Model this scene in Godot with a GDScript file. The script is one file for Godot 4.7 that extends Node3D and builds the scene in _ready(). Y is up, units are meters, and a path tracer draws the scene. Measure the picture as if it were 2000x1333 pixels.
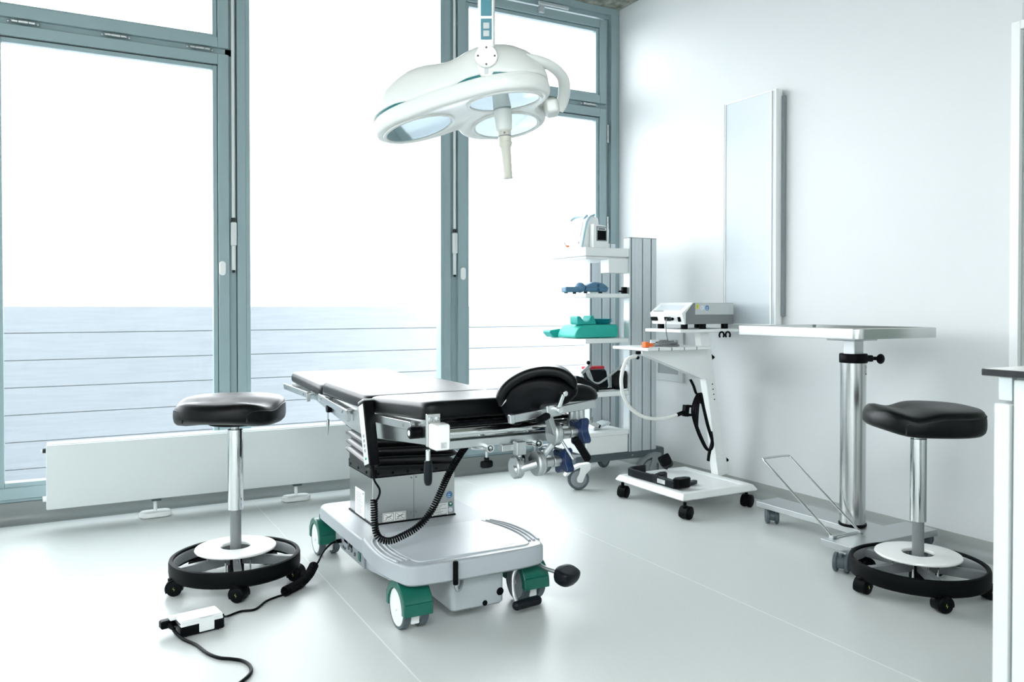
extends Node3D
# A bright treatment room beside a window wall: camera, sky and exposure first, then the shell, then the things.

const DEG := PI / 180.0
var M := {}
var off := Vector3.ZERO
var used := {}

# ---------------------------------------------------------------- mesh builder
class G:
	var v := PackedVector3Array()
	var n := PackedVector3Array()
	var u := PackedVector2Array()
	var t := Transform3D()

	func at(p: Vector3, b := Basis()) -> G:
		t = Transform3D(b, p)
		return self

	func tri(a: Vector3, b: Vector3, c: Vector3, na: Vector3, nb: Vector3, nc: Vector3, ua := Vector2.ZERO, ub := Vector2.ZERO, uc := Vector2.ZERO) -> void:
		a = t * a; b = t * b; c = t * c
		var cr := (c - a).cross(b - a)
		if cr.length_squared() < 1e-18: return
		na = (t.basis * na).normalized(); nb = (t.basis * nb).normalized(); nc = (t.basis * nc).normalized()
		if cr.dot(na + nb + nc) < 0.0:
			v.append(a); v.append(c); v.append(b); n.append(na); n.append(nc); n.append(nb); u.append(ua); u.append(uc); u.append(ub)
		else:
			v.append(a); v.append(b); v.append(c); n.append(na); n.append(nb); n.append(nc); u.append(ua); u.append(ub); u.append(uc)

	func quad(a: Vector3, b: Vector3, c: Vector3, d: Vector3, na: Vector3, nb: Vector3, nc: Vector3, nd: Vector3) -> void:
		tri(a, b, c, na, nb, nc); tri(a, c, d, na, nc, nd)

	func face(a: Vector3, b: Vector3, c: Vector3, d: Vector3, nn: Vector3) -> void:
		quad(a, b, c, d, nn, nn, nn, nn)

	# bevelled box, centre and full size
	func box(c: Vector3, s: Vector3, bev := 0.003, bas := Basis()) -> G:
		var keep := t
		t = t * Transform3D(bas, c)
		var h := s * 0.5
		var b: float = min(bev, min(h.x, min(h.y, h.z)) * 0.95)
		for sg in [-1.0, 1.0]:
			var k: float = sg
			face(Vector3(k * h.x, -h.y + b, -h.z + b), Vector3(k * h.x, h.y - b, -h.z + b), Vector3(k * h.x, h.y - b, h.z - b), Vector3(k * h.x, -h.y + b, h.z - b), Vector3(k, 0, 0))
			face(Vector3(-h.x + b, k * h.y, -h.z + b), Vector3(h.x - b, k * h.y, -h.z + b), Vector3(h.x - b, k * h.y, h.z - b), Vector3(-h.x + b, k * h.y, h.z - b), Vector3(0, k, 0))
			face(Vector3(-h.x + b, -h.y + b, k * h.z), Vector3(h.x - b, -h.y + b, k * h.z), Vector3(h.x - b, h.y - b, k * h.z), Vector3(-h.x + b, h.y - b, k * h.z), Vector3(0, 0, k))
		if b > 0.0:
			for i in 4:
				var p := -1.0 if i % 2 == 0 else 1.0
				var q := -1.0 if i < 2 else 1.0
				var X := Vector3(p, 0, 0); var Y := Vector3(0, q, 0)
				quad(Vector3(p * h.x, q * (h.y - b), -h.z + b), Vector3(p * h.x, q * (h.y - b), h.z - b), Vector3(p * (h.x - b), q * h.y, h.z - b), Vector3(p * (h.x - b), q * h.y, -h.z + b), X, X, Y, Y)
				X = Vector3(p, 0, 0); Y = Vector3(0, 0, q)
				quad(Vector3(p * h.x, -h.y + b, q * (h.z - b)), Vector3(p * h.x, h.y - b, q * (h.z - b)), Vector3(p * (h.x - b), h.y - b, q * h.z), Vector3(p * (h.x - b), -h.y + b, q * h.z), X, X, Y, Y)
				X = Vector3(0, p, 0); Y = Vector3(0, 0, q)
				quad(Vector3(-h.x + b, p * h.y, q * (h.z - b)), Vector3(h.x - b, p * h.y, q * (h.z - b)), Vector3(h.x - b, p * (h.y - b), q * h.z), Vector3(-h.x + b, p * (h.y - b), q * h.z), X, X, Y, Y)
			for i in 8:
				var x := -1.0 if i & 1 else 1.0
				var y := -1.0 if i & 2 else 1.0
				var z := -1.0 if i & 4 else 1.0
				tri(Vector3(x * h.x, y * (h.y - b), z * (h.z - b)), Vector3(x * (h.x - b), y * h.y, z * (h.z - b)), Vector3(x * (h.x - b), y * (h.y - b), z * h.z), Vector3(x, 0, 0), Vector3(0, y, 0), Vector3(0, 0, z))
		t = keep
		return self

	# box by its two opposite corners
	func bx(a: Vector3, b: Vector3, bev := 0.003) -> G:
		return box((a + b) * 0.5, (b - a).abs(), bev)

	# bar between two points, w across and h in the direction nearest to up
	func bar(a: Vector3, b: Vector3, w: float, h: float, bev := 0.002, upv := Vector3.UP) -> G:
		var d := (b - a).normalized()
		var s := d.cross(upv).normalized()
		return box((a + b) * 0.5, Vector3(a.distance_to(b), h, w), bev, Basis(d, s.cross(d), s))

	# extruded polygon: local (x, y) outline between z0 and z1, edges chamfered
	func poly(pts: PackedVector2Array, z0: float, z1: float, bev := 0.002, sharp := 40.0) -> G:
		var k := pts.size()
		var area := 0.0
		for i in k: area += pts[i].cross(pts[(i + 1) % k])
		if area < 0.0: pts = pts.duplicate(); pts.reverse()
		var en := PackedVector2Array()
		for i in k:
			var d := (pts[(i + 1) % k] - pts[i]).normalized()
			en.append(Vector2(d.y, -d.x))
		var inn := PackedVector2Array()
		var va := PackedVector2Array()   # normal at the start of edge i
		var vb := PackedVector2Array()   # normal at the end of edge i-1
		var ix := PackedInt32Array()
		for attempt in 8:
			inn.clear(); va.clear(); vb.clear()
			for i in k:
				var a := en[(i + k - 1) % k]; var b := en[i]
				var m := (a + b)
				m = m.normalized() if m.length() > 0.01 else b
				var l: float = bev / max(0.35, m.dot(b))
				inn.append(pts[i] - m * l)
				if a.dot(b) > cos(deg_to_rad(sharp)): va.append(m); vb.append(m)
				else: va.append(b); vb.append(a)
			var ok := true
			for i in k:
				if (inn[(i + 1) % k] - inn[i]).dot(pts[(i + 1) % k] - pts[i]) < 0.0: ok = false
			if ok:
				ix = Geometry2D.triangulate_polygon(inn)
				if ix.size() >= 3: break
			bev *= 0.6
			if attempt == 6: bev = 0.0
		for i in k:
			var j := (i + 1) % k
			var a := pts[i]; var b := pts[j]; var ia := inn[i]; var ib := inn[j]
			var A := Vector3(va[i].x, va[i].y, 0); var B := Vector3(vb[j].x, vb[j].y, 0)
			quad(Vector3(a.x, a.y, z0 + bev), Vector3(b.x, b.y, z0 + bev), Vector3(b.x, b.y, z1 - bev), Vector3(a.x, a.y, z1 - bev), A, B, B, A)
			if bev > 0.0:
				var U := Vector3(0, 0, 1); var D := Vector3(0, 0, -1)
				quad(Vector3(a.x, a.y, z1 - bev), Vector3(b.x, b.y, z1 - bev), Vector3(ib.x, ib.y, z1), Vector3(ia.x, ia.y, z1), A, B, U, U)
				quad(Vector3(a.x, a.y, z0 + bev), Vector3(b.x, b.y, z0 + bev), Vector3(ib.x, ib.y, z0), Vector3(ia.x, ia.y, z0), A, B, D, D)
		for i in range(0, ix.size(), 3):
			for e in [[z1, 1.0], [z0, -1.0]]:
				var nn := Vector3(0, 0, e[1])
				tri(Vector3(inn[ix[i]].x, inn[ix[i]].y, e[0]), Vector3(inn[ix[i + 1]].x, inn[ix[i + 1]].y, e[0]), Vector3(inn[ix[i + 2]].x, inn[ix[i + 2]].y, e[0]), nn, nn, nn)
		return self

	# surface of revolution about local y: profile of (radius, height)
	func lathe(pr: Array, seg := 24, sharp := 35.0, a0 := 0.0, a1 := TAU) -> G:
		var k := pr.size()
		var en := []
		for i in k - 1:
			var d: Vector2 = pr[i + 1] - pr[i]
			en.append(Vector2(d.y, -d.x).normalized())
		for i in k - 1:
			var na: Vector2 = en[i]; var nb: Vector2 = en[i]
			if i > 0 and en[i - 1].dot(en[i]) > cos(deg_to_rad(sharp)): na = (en[i - 1] + en[i]).normalized()
			if i < k - 2 and en[i + 1].dot(en[i]) > cos(deg_to_rad(sharp)): nb = (en[i + 1] + en[i]).normalized()
			var p: Vector2 = pr[i]; var q: Vector2 = pr[i + 1]
			for s in seg:
				var f: float = a0 + (a1 - a0) * s / seg
				var g: float = a0 + (a1 - a0) * (s + 1) / seg
				var cf := Vector3(cos(f), 0, sin(f)); var cg := Vector3(cos(g), 0, sin(g)); var Y := Vector3.UP
				quad(cf * p.x + Y * p.y, cg * p.x + Y * p.y, cg * q.x + Y * q.y, cf * q.x + Y * q.y, cf * na.x + Y * na.y, cg * na.x + Y * na.y, cg * nb.x + Y * nb.y, cf * nb.x + Y * nb.y)
		return self

	static func along(a: Vector3, b: Vector3) -> Basis:
		var y := (b - a).normalized()
		var x := y.cross(Vector3.UP if absf(y.y) < 0.9 else Vector3.RIGHT).normalized()
		return Basis(x, y, x.cross(y))

	# round rod from a to b, edges chamfered
	func rod(a: Vector3, b: Vector3, r: float, seg := 20, bev := 0.0015, r1 := -1.0) -> G:
		var keep := t
		t = t * Transform3D(along(a, b), a)
		var L := a.distance_to(b)
		if r1 < 0.0: r1 = r
		var e: float = min(bev, min(r, r1) * 0.6)
		lathe([Vector2(0, 0), Vector2(r - e, 0), Vector2(r, e), Vector2(r1, L - e), Vector2(r1 - e, L), Vector2(0, L)], seg)
		t = keep
		return self

	# lathe about the axis from a towards b, heights measured from a
	func turn(a: Vector3, b: Vector3, pr: Array, seg := 24) -> G:
		var keep := t
		t = t * Transform3D(along(a, b), a)
		lathe(pr, seg)
		t = keep
		return self

	func tube(path: PackedVector3Array, r: float, seg := 10, closed := false, flat := 1.0) -> G:
		var k := path.size()
		var rings := []
		var up := Vector3.ZERO
		for i in k:
			var a := path[(i - 1 + k) % k] if (closed or i > 0) else path[i]
			var b := path[(i + 1) % k] if (closed or i < k - 1) else path[i]
			var d := (b - a).normalized()
			if up == Vector3.ZERO: up = d.cross(Vector3.UP if absf(d.y) < 0.9 else Vector3.RIGHT).normalized()
			up = (up - d * up.dot(d)).normalized()
			var s := d.cross(up)
			var ring := []
			for j in seg:
				var f := TAU * j / seg
				ring.append([path[i] + up * cos(f) * r + s * sin(f) * r * flat, up * cos(f) + s * sin(f)])
			rings.append(ring)
		for i in (k if closed else k - 1):
			var A: Array = rings[i]; var B: Array = rings[(i + 1) % k]
			for j in seg:
				var l := (j + 1) % seg
				quad(A[j][0], A[l][0], B[l][0], B[j][0], A[j][1], A[l][1], B[l][1], B[j][1])
		if not closed:
			for e in [0, k - 1]:
				var d := (path[1] - path[0]) if e == 0 else (path[k - 2] - path[k - 1])
				var nn := -d.normalized()
				for j in seg: tri(path[e], rings[e][j][0], rings[e][(j + 1) % seg][0], nn, nn, nn)
		return self

	# skin over loops of equal length (each closed); ends capped
	func loft(loops: Array, caps := true) -> G:
		var k := loops.size(); var m: int = loops[0].size()
		var mid := []
		for L in loops:
			var c := Vector3.ZERO
			for p in L: c += p
			mid.append(c / m)
		var nr := []
		var sgn := 0.0
		for i in k:
			var row := PackedVector3Array()
			for j in m:
				var du: Vector3 = loops[i][(j + 1) % m] - loops[i][(j + m - 1) % m]
				var dv: Vector3 = loops[min(i + 1, k - 1)][j] - loops[max(i - 1, 0)][j]
				var c := du.cross(dv)
				c = c.normalized()
				row.append(c)
				sgn += c.dot(loops[i][j] - mid[i])
			nr.append(row)
		var sg := 1.0 if sgn >= 0.0 else -1.0
		for i in k - 1:
			for j in m:
				var l := (j + 1) % m
				quad(loops[i][j], loops[i][l], loops[i + 1][l], loops[i + 1][j], nr[i][j] * sg, nr[i][l] * sg, nr[i + 1][l] * sg, nr[i + 1][j] * sg)
		if caps:
			for e in [0, k - 1]:
				var dn: Vector3 = (mid[0] - mid[1]) if e == 0 else (mid[k - 1] - mid[k - 2])
				var c := Vector3.ZERO
				for j in m: c += (loops[e][j] - mid[e]).cross(loops[e][(j + 1) % m] - mid[e])
				c = c.normalized()
				if c.dot(dn) < 0.0: c = -c
				for j in m: tri(mid[e], loops[e][j], loops[e][(j + 1) % m], c, c, c)
		return self

	func ball(c: Vector3, r: Vector3, seg := 20, rows := 12) -> G:
		for i in rows:
			for j in seg:
				var q := []
				for e in [[i, j], [i, j + 1], [i + 1, j + 1], [i + 1, j]]:
					var a: float = PI * e[0] / rows; var b: float = TAU * e[1] / seg
					q.append(Vector3(sin(a) * cos(b), cos(a), sin(a) * sin(b)))
				quad(c + q[0] * r, c + q[1] * r, c + q[2] * r, c + q[3] * r, (q[0] / r).normalized(), (q[1] / r).normalized(), (q[2] / r).normalized(), (q[3] / r).normalized())
		return self

	# thin plate with a printable front: centre of the back face, right, up, size
	func card(c: Vector3, r: Vector3, up: Vector3, w: float, h: float, th := 0.0008) -> G:
		r = r.normalized(); up = up.normalized()
		var nn := r.cross(up)
		var x := r * w * 0.5; var y := up * h * 0.5; var z := nn * th
		tri(c - x + y + z, c + x + y + z, c + x - y + z, nn, nn, nn, Vector2(0, 0), Vector2(1, 0), Vector2(1, 1))
		tri(c - x + y + z, c + x - y + z, c - x - y + z, nn, nn, nn, Vector2(0, 0), Vector2(1, 1), Vector2(0, 1))
		face(c - x + y, c + x + y, c + x + y + z, c - x + y + z, up)
		face(c - x - y, c + x - y, c + x - y + z, c - x - y + z, -up)
		face(c + x - y, c + x + y, c + x + y + z, c + x - y + z, r)
		face(c - x - y, c - x + y, c - x + y + z, c - x - y + z, -r)
		face(c - x - y, c + x - y, c + x + y, c - x + y, -nn)
		return self

	func mesh() -> ArrayMesh:
		var a := []
		a.resize(Mesh.ARRAY_MAX)
		a[Mesh.ARRAY_VERTEX] = v; a[Mesh.ARRAY_NORMAL] = n; a[Mesh.ARRAY_TEX_UV] = u
		var m := ArrayMesh.new()
		m.add_surface_from_arrays(Mesh.PRIMITIVE_TRIANGLES, a)
		return m

# ---------------------------------------------------------------- shape helpers
static func V(x: float, y: float, z: float) -> Vector3:
	return Vector3(x, y, z)

static func rrect(w: float, h: float, r: float, seg := 5, c := Vector2.ZERO) -> PackedVector2Array:
	var o := PackedVector2Array()
	for q in 4:
		var cx := (w * 0.5 - r) * (1.0 if q == 0 or q == 3 else -1.0)
		var cy := (h * 0.5 - r) * (1.0 if q < 2 else -1.0)
		for i in seg + 1:
			var a := PI * 0.5 * (q + float(i) / seg)
			o.append(c + Vector2(cx + r * cos(a), cy + r * sin(a)))
	return o

static func circ(r: float, seg := 24, c := Vector2.ZERO) -> PackedVector2Array:
	var o := PackedVector2Array()
	for i in seg: o.append(c + Vector2(cos(TAU * i / seg), sin(TAU * i / seg)) * r)
	return o

# polygon with its corners rounded
static func soft(pts: Array, r: float, seg := 4) -> PackedVector2Array:
	var o := PackedVector2Array()
	var k := pts.size()
	for i in k:
		var p: Vector2 = pts[i]; var a: Vector2 = pts[(i + k - 1) % k]; var b: Vector2 = pts[(i + 1) % k]
		var l: float = min(r, min(p.distance_to(a), p.distance_to(b)) * 0.45)
		var s := p + (a - p).normalized() * l; var e := p + (b - p).normalized() * l
		for j in seg + 1:
			var f := float(j) / seg
			o.append(s.lerp(p, f).lerp(p.lerp(e, f), f))
	return o

# smooth curve through points
static func curve(pts: Array, per := 8, closed := false) -> PackedVector3Array:
	var o := PackedVector3Array()
	var k := pts.size()
	for i in (k if closed else k - 1):
		var a: Vector3 = pts[(i - 1 + k) % k] if (closed or i > 0) else pts[0] * 2.0 - pts[1]
		var b: Vector3 = pts[i]; var c: Vector3 = pts[(i + 1) % k]
		var d: Vector3 = pts[(i + 2) % k] if (closed or i < k - 2) else pts[k - 1] * 2.0 - pts[k - 2]
		for j in per: o.append(b.cubic_interpolate(c, a, d, float(j) / per))
	if not closed: o.append(pts[k - 1])
	return o

# helix round a curve
static func coil(path: PackedVector3Array, r: float, pitch: float, per := 10) -> PackedVector3Array:
	var o := PackedVector3Array()
	var up := Vector3.ZERO
	var ph := 0.0
	for i in path.size() - 1:
		var d := path[i + 1] - path[i]
		var L := d.length(); d = d / L
		if up == Vector3.ZERO: up = d.cross(Vector3.UP if absf(d.y) < 0.9 else Vector3.RIGHT).normalized()
		up = (up - d * up.dot(d)).normalized()
		var s := d.cross(up)
		var k: int = max(1, int(ceil(L / pitch * per)))
		for j in k:
			var f := ph + TAU * L / pitch * j / k
			o.append(path[i].lerp(path[i + 1], float(j) / k) + (up * cos(f) + s * sin(f)) * r)
		ph += TAU * L / pitch
	return o

# ---------------------------------------------------------------- naming
func numbered(called: String) -> String:
	var k: int = used.get(called, 0)
	used[called] = k + 1
	return called if k == 0 else "%s_%03d" % [called, k]

func thing(called: String, label: String, category: String, at: Vector3, group := "") -> Node3D:
	var o := Node3D.new()
	o.name = numbered(called)
	add_child(o)
	o.position = at
	o.set_meta("label", label); o.set_meta("category", category)
	if group: o.set_meta("group", group)
	off = at
	return o

# one mesh under its thing (world coordinates less the thing's place) or under a part
func part(parent: Node, called: String, g: G, mat: Material, label := "") -> MeshInstance3D:
	var mi := MeshInstance3D.new()
	mi.name = called
	mi.mesh = g.mesh()
	mi.material_override = mat
	if parent.get_parent() == self or parent == self:
		if parent != self and not parent is MeshInstance3D: mi.position = -off
	parent.add_child(mi, true)
	if label: mi.set_meta("label", label)
	return mi

# a thing that is one mesh, its vertices given in world coordinates
func solo(called: String, label: String, category: String, at: Vector3, g: G, mat: Material, group := "") -> MeshInstance3D:
	for i in g.v.size(): g.v[i] -= at
	var mi := part(self, numbered(called), g, mat)
	mi.position = at
	mi.set_meta("label", label); mi.set_meta("category", category)
	if group: mi.set_meta("group", group)
	return mi

func struct(called: String, g: G, mat: Material, label: String, category: String) -> MeshInstance3D:
	var mi := part(self, numbered(called), g, mat)
	mi.set_meta("kind", "structure"); mi.set_meta("label", label); mi.set_meta("category", category)
	off = Vector3.ZERO
	return mi

func dup(o: Node3D, at: Vector3, label: String, turn := 0.0) -> Node3D:
	var c: Node3D = o.duplicate()
	c.name = numbered(String(o.name))
	add_child(c)
	c.position = at; c.rotation.y = turn
	c.set_meta("label", label)
	return c

# ---------------------------------------------------------------- materials
func mat(hex: String, rough: float, metal := 0.0, spec := 0.5) -> StandardMaterial3D:
	var m := StandardMaterial3D.new()
	m.albedo_color = Color(hex)
	m.roughness = rough; m.metallic = metal; m.metallic_specular = spec
	return m

func noise_tex(freq: float, a: Color, b: Color, seed_ := 1, size := 512, oct := 4) -> NoiseTexture2D:
	var f := FastNoiseLite.new()
	f.seed = seed_; f.frequency = freq; f.fractal_octaves = oct
	var r := Gradient.new()
	r.set_color(0, a); r.set_color(1, b)
	var t := NoiseTexture2D.new()
	t.width = size; t.height = size; t.seamless = true; t.noise = f; t.color_ramp = r
	return t

func print_mat(im: Image, rough := 0.45) -> StandardMaterial3D:
	var m := StandardMaterial3D.new()
	m.albedo_texture = ImageTexture.create_from_image(im)
	m.roughness = rough
	return m

func page(w: int, h: int, c: Color) -> Image:
	var im := Image.create(w, h, false, Image.FORMAT_RGB8)
	im.fill(c)
	return im

func stroke(im: Image, a: Vector2, b: Vector2, w: float, c: Color) -> void:
	var k := int(a.distance_to(b)) + 1
	for i in k + 1:
		var p := a.lerp(b, float(i) / k)
		im.fill_rect(Rect2i(int(p.x - w * 0.5), int(p.y - w * 0.5), int(max(1.0, w)), int(max(1.0, w))), c)

func disc(im: Image, c: Vector2, r: float, col: Color) -> void:
	for y in range(int(c.y - r), int(c.y + r) + 1):
		for x in range(int(c.x - r), int(c.x + r) + 1):
			if x >= 0 and y >= 0 and x < im.get_width() and y < im.get_height() and Vector2(x, y).distance_to(c) <= r: im.set_pixel(x, y, col)

# rows of small print: broken strokes of uneven length
func lines(im: Image, r: Rect2i, rows: int, th: int, c: Color, seed_: int) -> void:
	var g := RandomNumberGenerator.new()
	g.seed = seed_
	for i in rows:
		var y := r.position.y + int(r.size.y * (i + 0.5) / rows)
		var x := r.position.x
		var stop := r.position.x + int(r.size.x * g.randf_range(0.55, 1.0))
		while x < stop:
			var w := g.randi_range(4, 14)
			im.fill_rect(Rect2i(x, y, min(w, stop - x), th), c)
			x += w + 3

func make_materials() -> void:
	M.wall = mat("f2f4f4", 0.55)
	M.wall.roughness_texture = noise_tex(0.02, Color(0.8, 0.8, 0.8), Color(1, 1, 1), 3)
	M.wall.roughness_texture_channel = BaseMaterial3D.TEXTURE_CHANNEL_RED
	M.wall.uv1_triplanar = true; M.wall.uv1_world_triplanar = true; M.wall.uv1_scale = V(0.7, 0.7, 0.7)
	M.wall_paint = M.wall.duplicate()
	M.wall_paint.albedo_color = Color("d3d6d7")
	M.floor = mat("ffffff", 0.34, 0.0, 0.34)
	M.floor.albedo_texture = noise_tex(0.4, Color("c7cbc9"), Color("cfd3d1"), 5, 512, 2)
	M.floor.roughness_texture = noise_tex(0.02, Color(0.93, 0.93, 0.93), Color(1.0, 1.0, 1.0), 8, 512, 5)
	M.floor.roughness_texture_channel = BaseMaterial3D.TEXTURE_CHANNEL_RED
	M.floor.uv1_triplanar = true; M.floor.uv1_world_triplanar = true; M.floor.uv1_scale = V(0.8, 0.8, 0.8)
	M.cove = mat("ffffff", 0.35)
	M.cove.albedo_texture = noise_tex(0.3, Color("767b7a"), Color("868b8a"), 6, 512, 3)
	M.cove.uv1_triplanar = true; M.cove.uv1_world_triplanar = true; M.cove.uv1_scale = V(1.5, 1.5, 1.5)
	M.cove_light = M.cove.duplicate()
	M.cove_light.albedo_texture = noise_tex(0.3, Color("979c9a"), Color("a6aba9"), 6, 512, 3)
	M.bellows = mat("090b0d", 0.28, 0.0, 0.5)
	M.weld = mat("dde2e0", 0.3)
	M.concrete = mat("ffffff", 0.85)
	M.concrete.albedo_texture = noise_tex(0.012, Color("5d5f58"), Color("b9b9ae"), 11, 1024, 6)
	M.concrete.uv1_triplanar = true; M.concrete.uv1_world_triplanar = true; M.concrete.uv1_scale = V(0.9, 0.9, 0.9)
	M.concrete.heightmap_enabled = true; M.concrete.heightmap_scale = 0.6
	M.concrete.heightmap_texture = noise_tex(0.03, Color(0, 0, 0), Color(1, 1, 1), 12, 512, 5)
	M.frame = mat("96abaf", 0.42)
	M.frame_dark = mat("5c6c70", 0.5)
	M.gasket = mat("1c2427", 0.6)
	M.glass = StandardMaterial3D.new()
	M.glass.albedo_color = Color(0.95, 1.0, 1.0, 0.04); M.glass.roughness = 0.02; M.glass.metallic_specular = 0.22
	M.glass.transparency = BaseMaterial3D.TRANSPARENCY_ALPHA
	M.white = mat("ecefee", 0.35)
	M.white_gloss = mat("f0f1ee", 0.2)
	M.radiator = mat("d9dede", 0.4)
	M.plate = mat("adb3b8", 0.38)
	M.plate_hi = mat("bcc3c8", 0.32)
	M.skirt = mat("a9b0b3", 0.35)
	M.steel = mat("c9cbca", 0.27, 1.0)
	M.steel.roughness_texture = noise_tex(0.05, Color(0.75, 0.75, 0.75), Color(1, 1, 1), 21)
	M.steel.roughness_texture_channel = BaseMaterial3D.TEXTURE_CHANNEL_RED
	M.steel.uv1_triplanar = true; M.steel.uv1_scale = V(2.0, 40.0, 2.0)
	M.satin = mat("c3c7c8", 0.36, 1.0)
	M.chrome = mat("dadddd", 0.07, 1.0)
	M.alu = mat("cfd6d9", 0.42, 0.6)
	M.alu_dark = mat("4b575c", 0.5)
	M.leather = mat("040607", 0.32, 0.0, 0.32)
	M.leather.heightmap_enabled = true; M.leather.heightmap_scale = 0.05
	M.leather.heightmap_texture = noise_tex(0.15, Color(0, 0, 0), Color(1, 1, 1), 31, 512, 3)
	M.leather.uv1_triplanar = true; M.leather.uv1_scale = V(6, 6, 6)
	M.seam = mat("07090b", 0.5)
	M.rubber = mat("050709", 0.5, 0.0, 0.22)
	M.plastic = mat("06080b", 0.4, 0.0, 0.22)
	M.grip = mat("10161b", 0.33, 0.0, 0.3)
	M.greymetal = mat("7d8183", 0.45, 0.2)
	M.greyplastic = mat("8b9296", 0.45)
	M.tyre = mat("4f5b61", 0.5)
	M.teal = mat("0f5e50", 0.3)
	M.navy = mat("11284d", 0.35)
	M.cushion = mat("2bb3a4", 0.55)
	M.saddle = mat("17a39a", 0.5)
	M.aqua = mat("1aa0ae", 0.3)
	M.blue = mat("4f7c9a", 0.4)
	M.blue_dark = mat("2e5570", 0.4)
	M.paleblue = mat("a9c9d6", 0.35)
	M.orange = mat("f0702a", 0.4)
	M.red = mat("c22734", 0.4)
	M.socket = mat("8f9596", 0.5)
	M.socket_frame = mat("c2c7c8", 0.45)
	M.lamp = mat("e6e8e4", 0.22)
	M.lamp_teal = mat("12696c", 0.3)
	M.lamp_handle = mat("c9c7bb", 0.4)
	M.teal_panel = mat("0f7484", 0.35)
	M.mirror = mat("e6eaec", 0.12, 1.0)
	M.worktop = mat("14181c", 0.4)
	M.cabinet = mat("cfd4d3", 0.4)
	M.panelface = mat("bcc5ca", 0.28)
	M.plank = mat("ffffff", 0.8)
	M.plank.albedo_texture = noise_tex(0.02, Color("92979d"), Color("9ca1a7"), 41, 512, 4)
	M.plank.uv1_triplanar = true; M.plank.uv1_scale = V(0.2, 3.0, 3.0)
	M.terrace = mat("b5b9bb", 0.8)
	M.doorleaf = mat("8b9790", 0.5)
	M.spark = mat("c6cf6a", 0.4)
	M.pinlight = mat("e9e6b0", 0.5)
	M.green_led = mat("2bb673", 0.4)
	M.diffuser = mat("f4f6f6", 0.5)
	M.diffuser.emission_enabled = true  # glowing face of the unseen ceiling lamps
	M.diffuser.emission = Color(0.94, 0.99, 1.0); M.diffuser.emission_energy_multiplier = 2.0
	M.lampglass = mat("b9c8cc", 0.06, 0.75)

# ---------------------------------------------------------------- camera, sky, exposure
func setup() -> void:
	var cam := Camera3D.new()
	cam.name = "camera"
	cam.position = V(0, 1.05, 0)
	cam.rotation = V(-0.765 * DEG, -28.65 * DEG, 0)
	cam.projection = Camera3D.PROJECTION_FRUSTUM
	cam.near = 0.05; cam.far = 200.0
	var ca := CameraAttributesPhysical.new()
	ca.frustum_focal_length = 35.0
	ca.frustum_near = 0.05; ca.frustum_far = 200.0
	ca.frustum_focus_distance = 3.2
	ca.exposure_aperture = 9.0
	cam.attributes = ca
	cam.near = 0.05; cam.far = 200.0
	cam.size = 1333.0 / 1574.0 * 0.05
	cam.frustum_offset = Vector2(0, -45.5 / 1574.0 * 0.05)
	cam.projection = Camera3D.PROJECTION_FRUSTUM
	add_child(cam)
	cam.current = true

	var sm := ProceduralSkyMaterial.new()
	sm.sky_top_color = Color(0.66, 0.69, 0.71)
	sm.sky_horizon_color = Color(0.975, 0.992, 1.0)
	sm.ground_horizon_color = Color(0.93, 0.945, 0.955)
	sm.ground_bottom_color = Color(0.83, 0.845, 0.855)
	sm.sky_curve = 0.55
	var e := Environment.new()
	e.background_mode = Environment.BG_SKY
	e.sky = Sky.new()
	e.sky.sky_material = sm
	e.background_energy_multiplier = 6.0
	e.tonemap_mode = Environment.TONE_MAPPER_LINEAR
	e.tonemap_exposure = 1.78
	e.sdfgi_enabled = true; e.ssao_enabled = true; e.ssil_enabled = true
	var we := WorldEnvironment.new()
	we.name = "world_environment"
	we.environment = e
	add_child(we)
	# two unseen ceiling lamps behind the camera, lighting the camera-facing sides
	for k in 2:
		var al := AreaLight3D.new()
		al.name = "unseen_ceiling_lamp_light" if k == 0 else "unseen_ceiling_lamp_light_001"
		al.area_size = Vector2(0.5, 1.4)
		al.light_energy = UNSEEN_LAMP_ENERGY
		al.light_color = Color(0.97, 0.99, 1.0)
		al.shadow_enabled = true
		al.position = V(-2.0 + 1.7 * k, 3.0, 0.9)
		al.rotation = V(-PI / 2, 0, 0)
		add_child(al)

# ---------------------------------------------------------------- room shell
const UNSEEN_LAMP_ENERGY := 3.8  # strength of the two unseen lamps behind the camera
const WZ := -4.556      # face of the sashes
const RX := 3.33        # face of the right wall

func ring(g: G, x0: float, x1: float, y0: float, y1: float, w: float, z0: float, z1: float, bev := 0.003) -> G:
	g.bx(V(x0, y0, z0), V(x0 + w, y1, z1), bev)
	g.bx(V(x1 - w, y0, z0), V(x1, y1, z1), bev)
	g.bx(V(x0 + w - 0.0005, y0, z0), V(x1 - w + 0.0005, y0 + w, z1), bev)
	g.bx(V(x0 + w - 0.0005, y1 - w, z0), V(x1 - w + 0.0005, y1, z1), bev)
	return g

# glazing of one light: glass x0..x1, y0..y1, a bead of 24 mm round it and a dark gasket line
func glazing(p: Node, x0: float, x1: float, y0: float, y1: float) -> void:
	var b := 0.024
	part(p, "glazing_bead", ring(G.new(), x0 - b, x1 + b, y0 - b, y1 + b, b, WZ - 0.05, WZ - 0.012), M.frame)
	part(p, "gasket", ring(G.new(), x0 - b - 0.004, x1 + b + 0.004, y0 - b - 0.004, y1 + b + 0.004, 0.006, WZ - 0.05, WZ - 0.0165, 0.0), M.gasket)
	part(p, "pane", G.new().bx(V(x0 - 0.01, y0 - 0.01, WZ - 0.042), V(x1 + 0.01, y1 + 0.01, WZ - 0.036), 0.0), M.glass)

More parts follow.
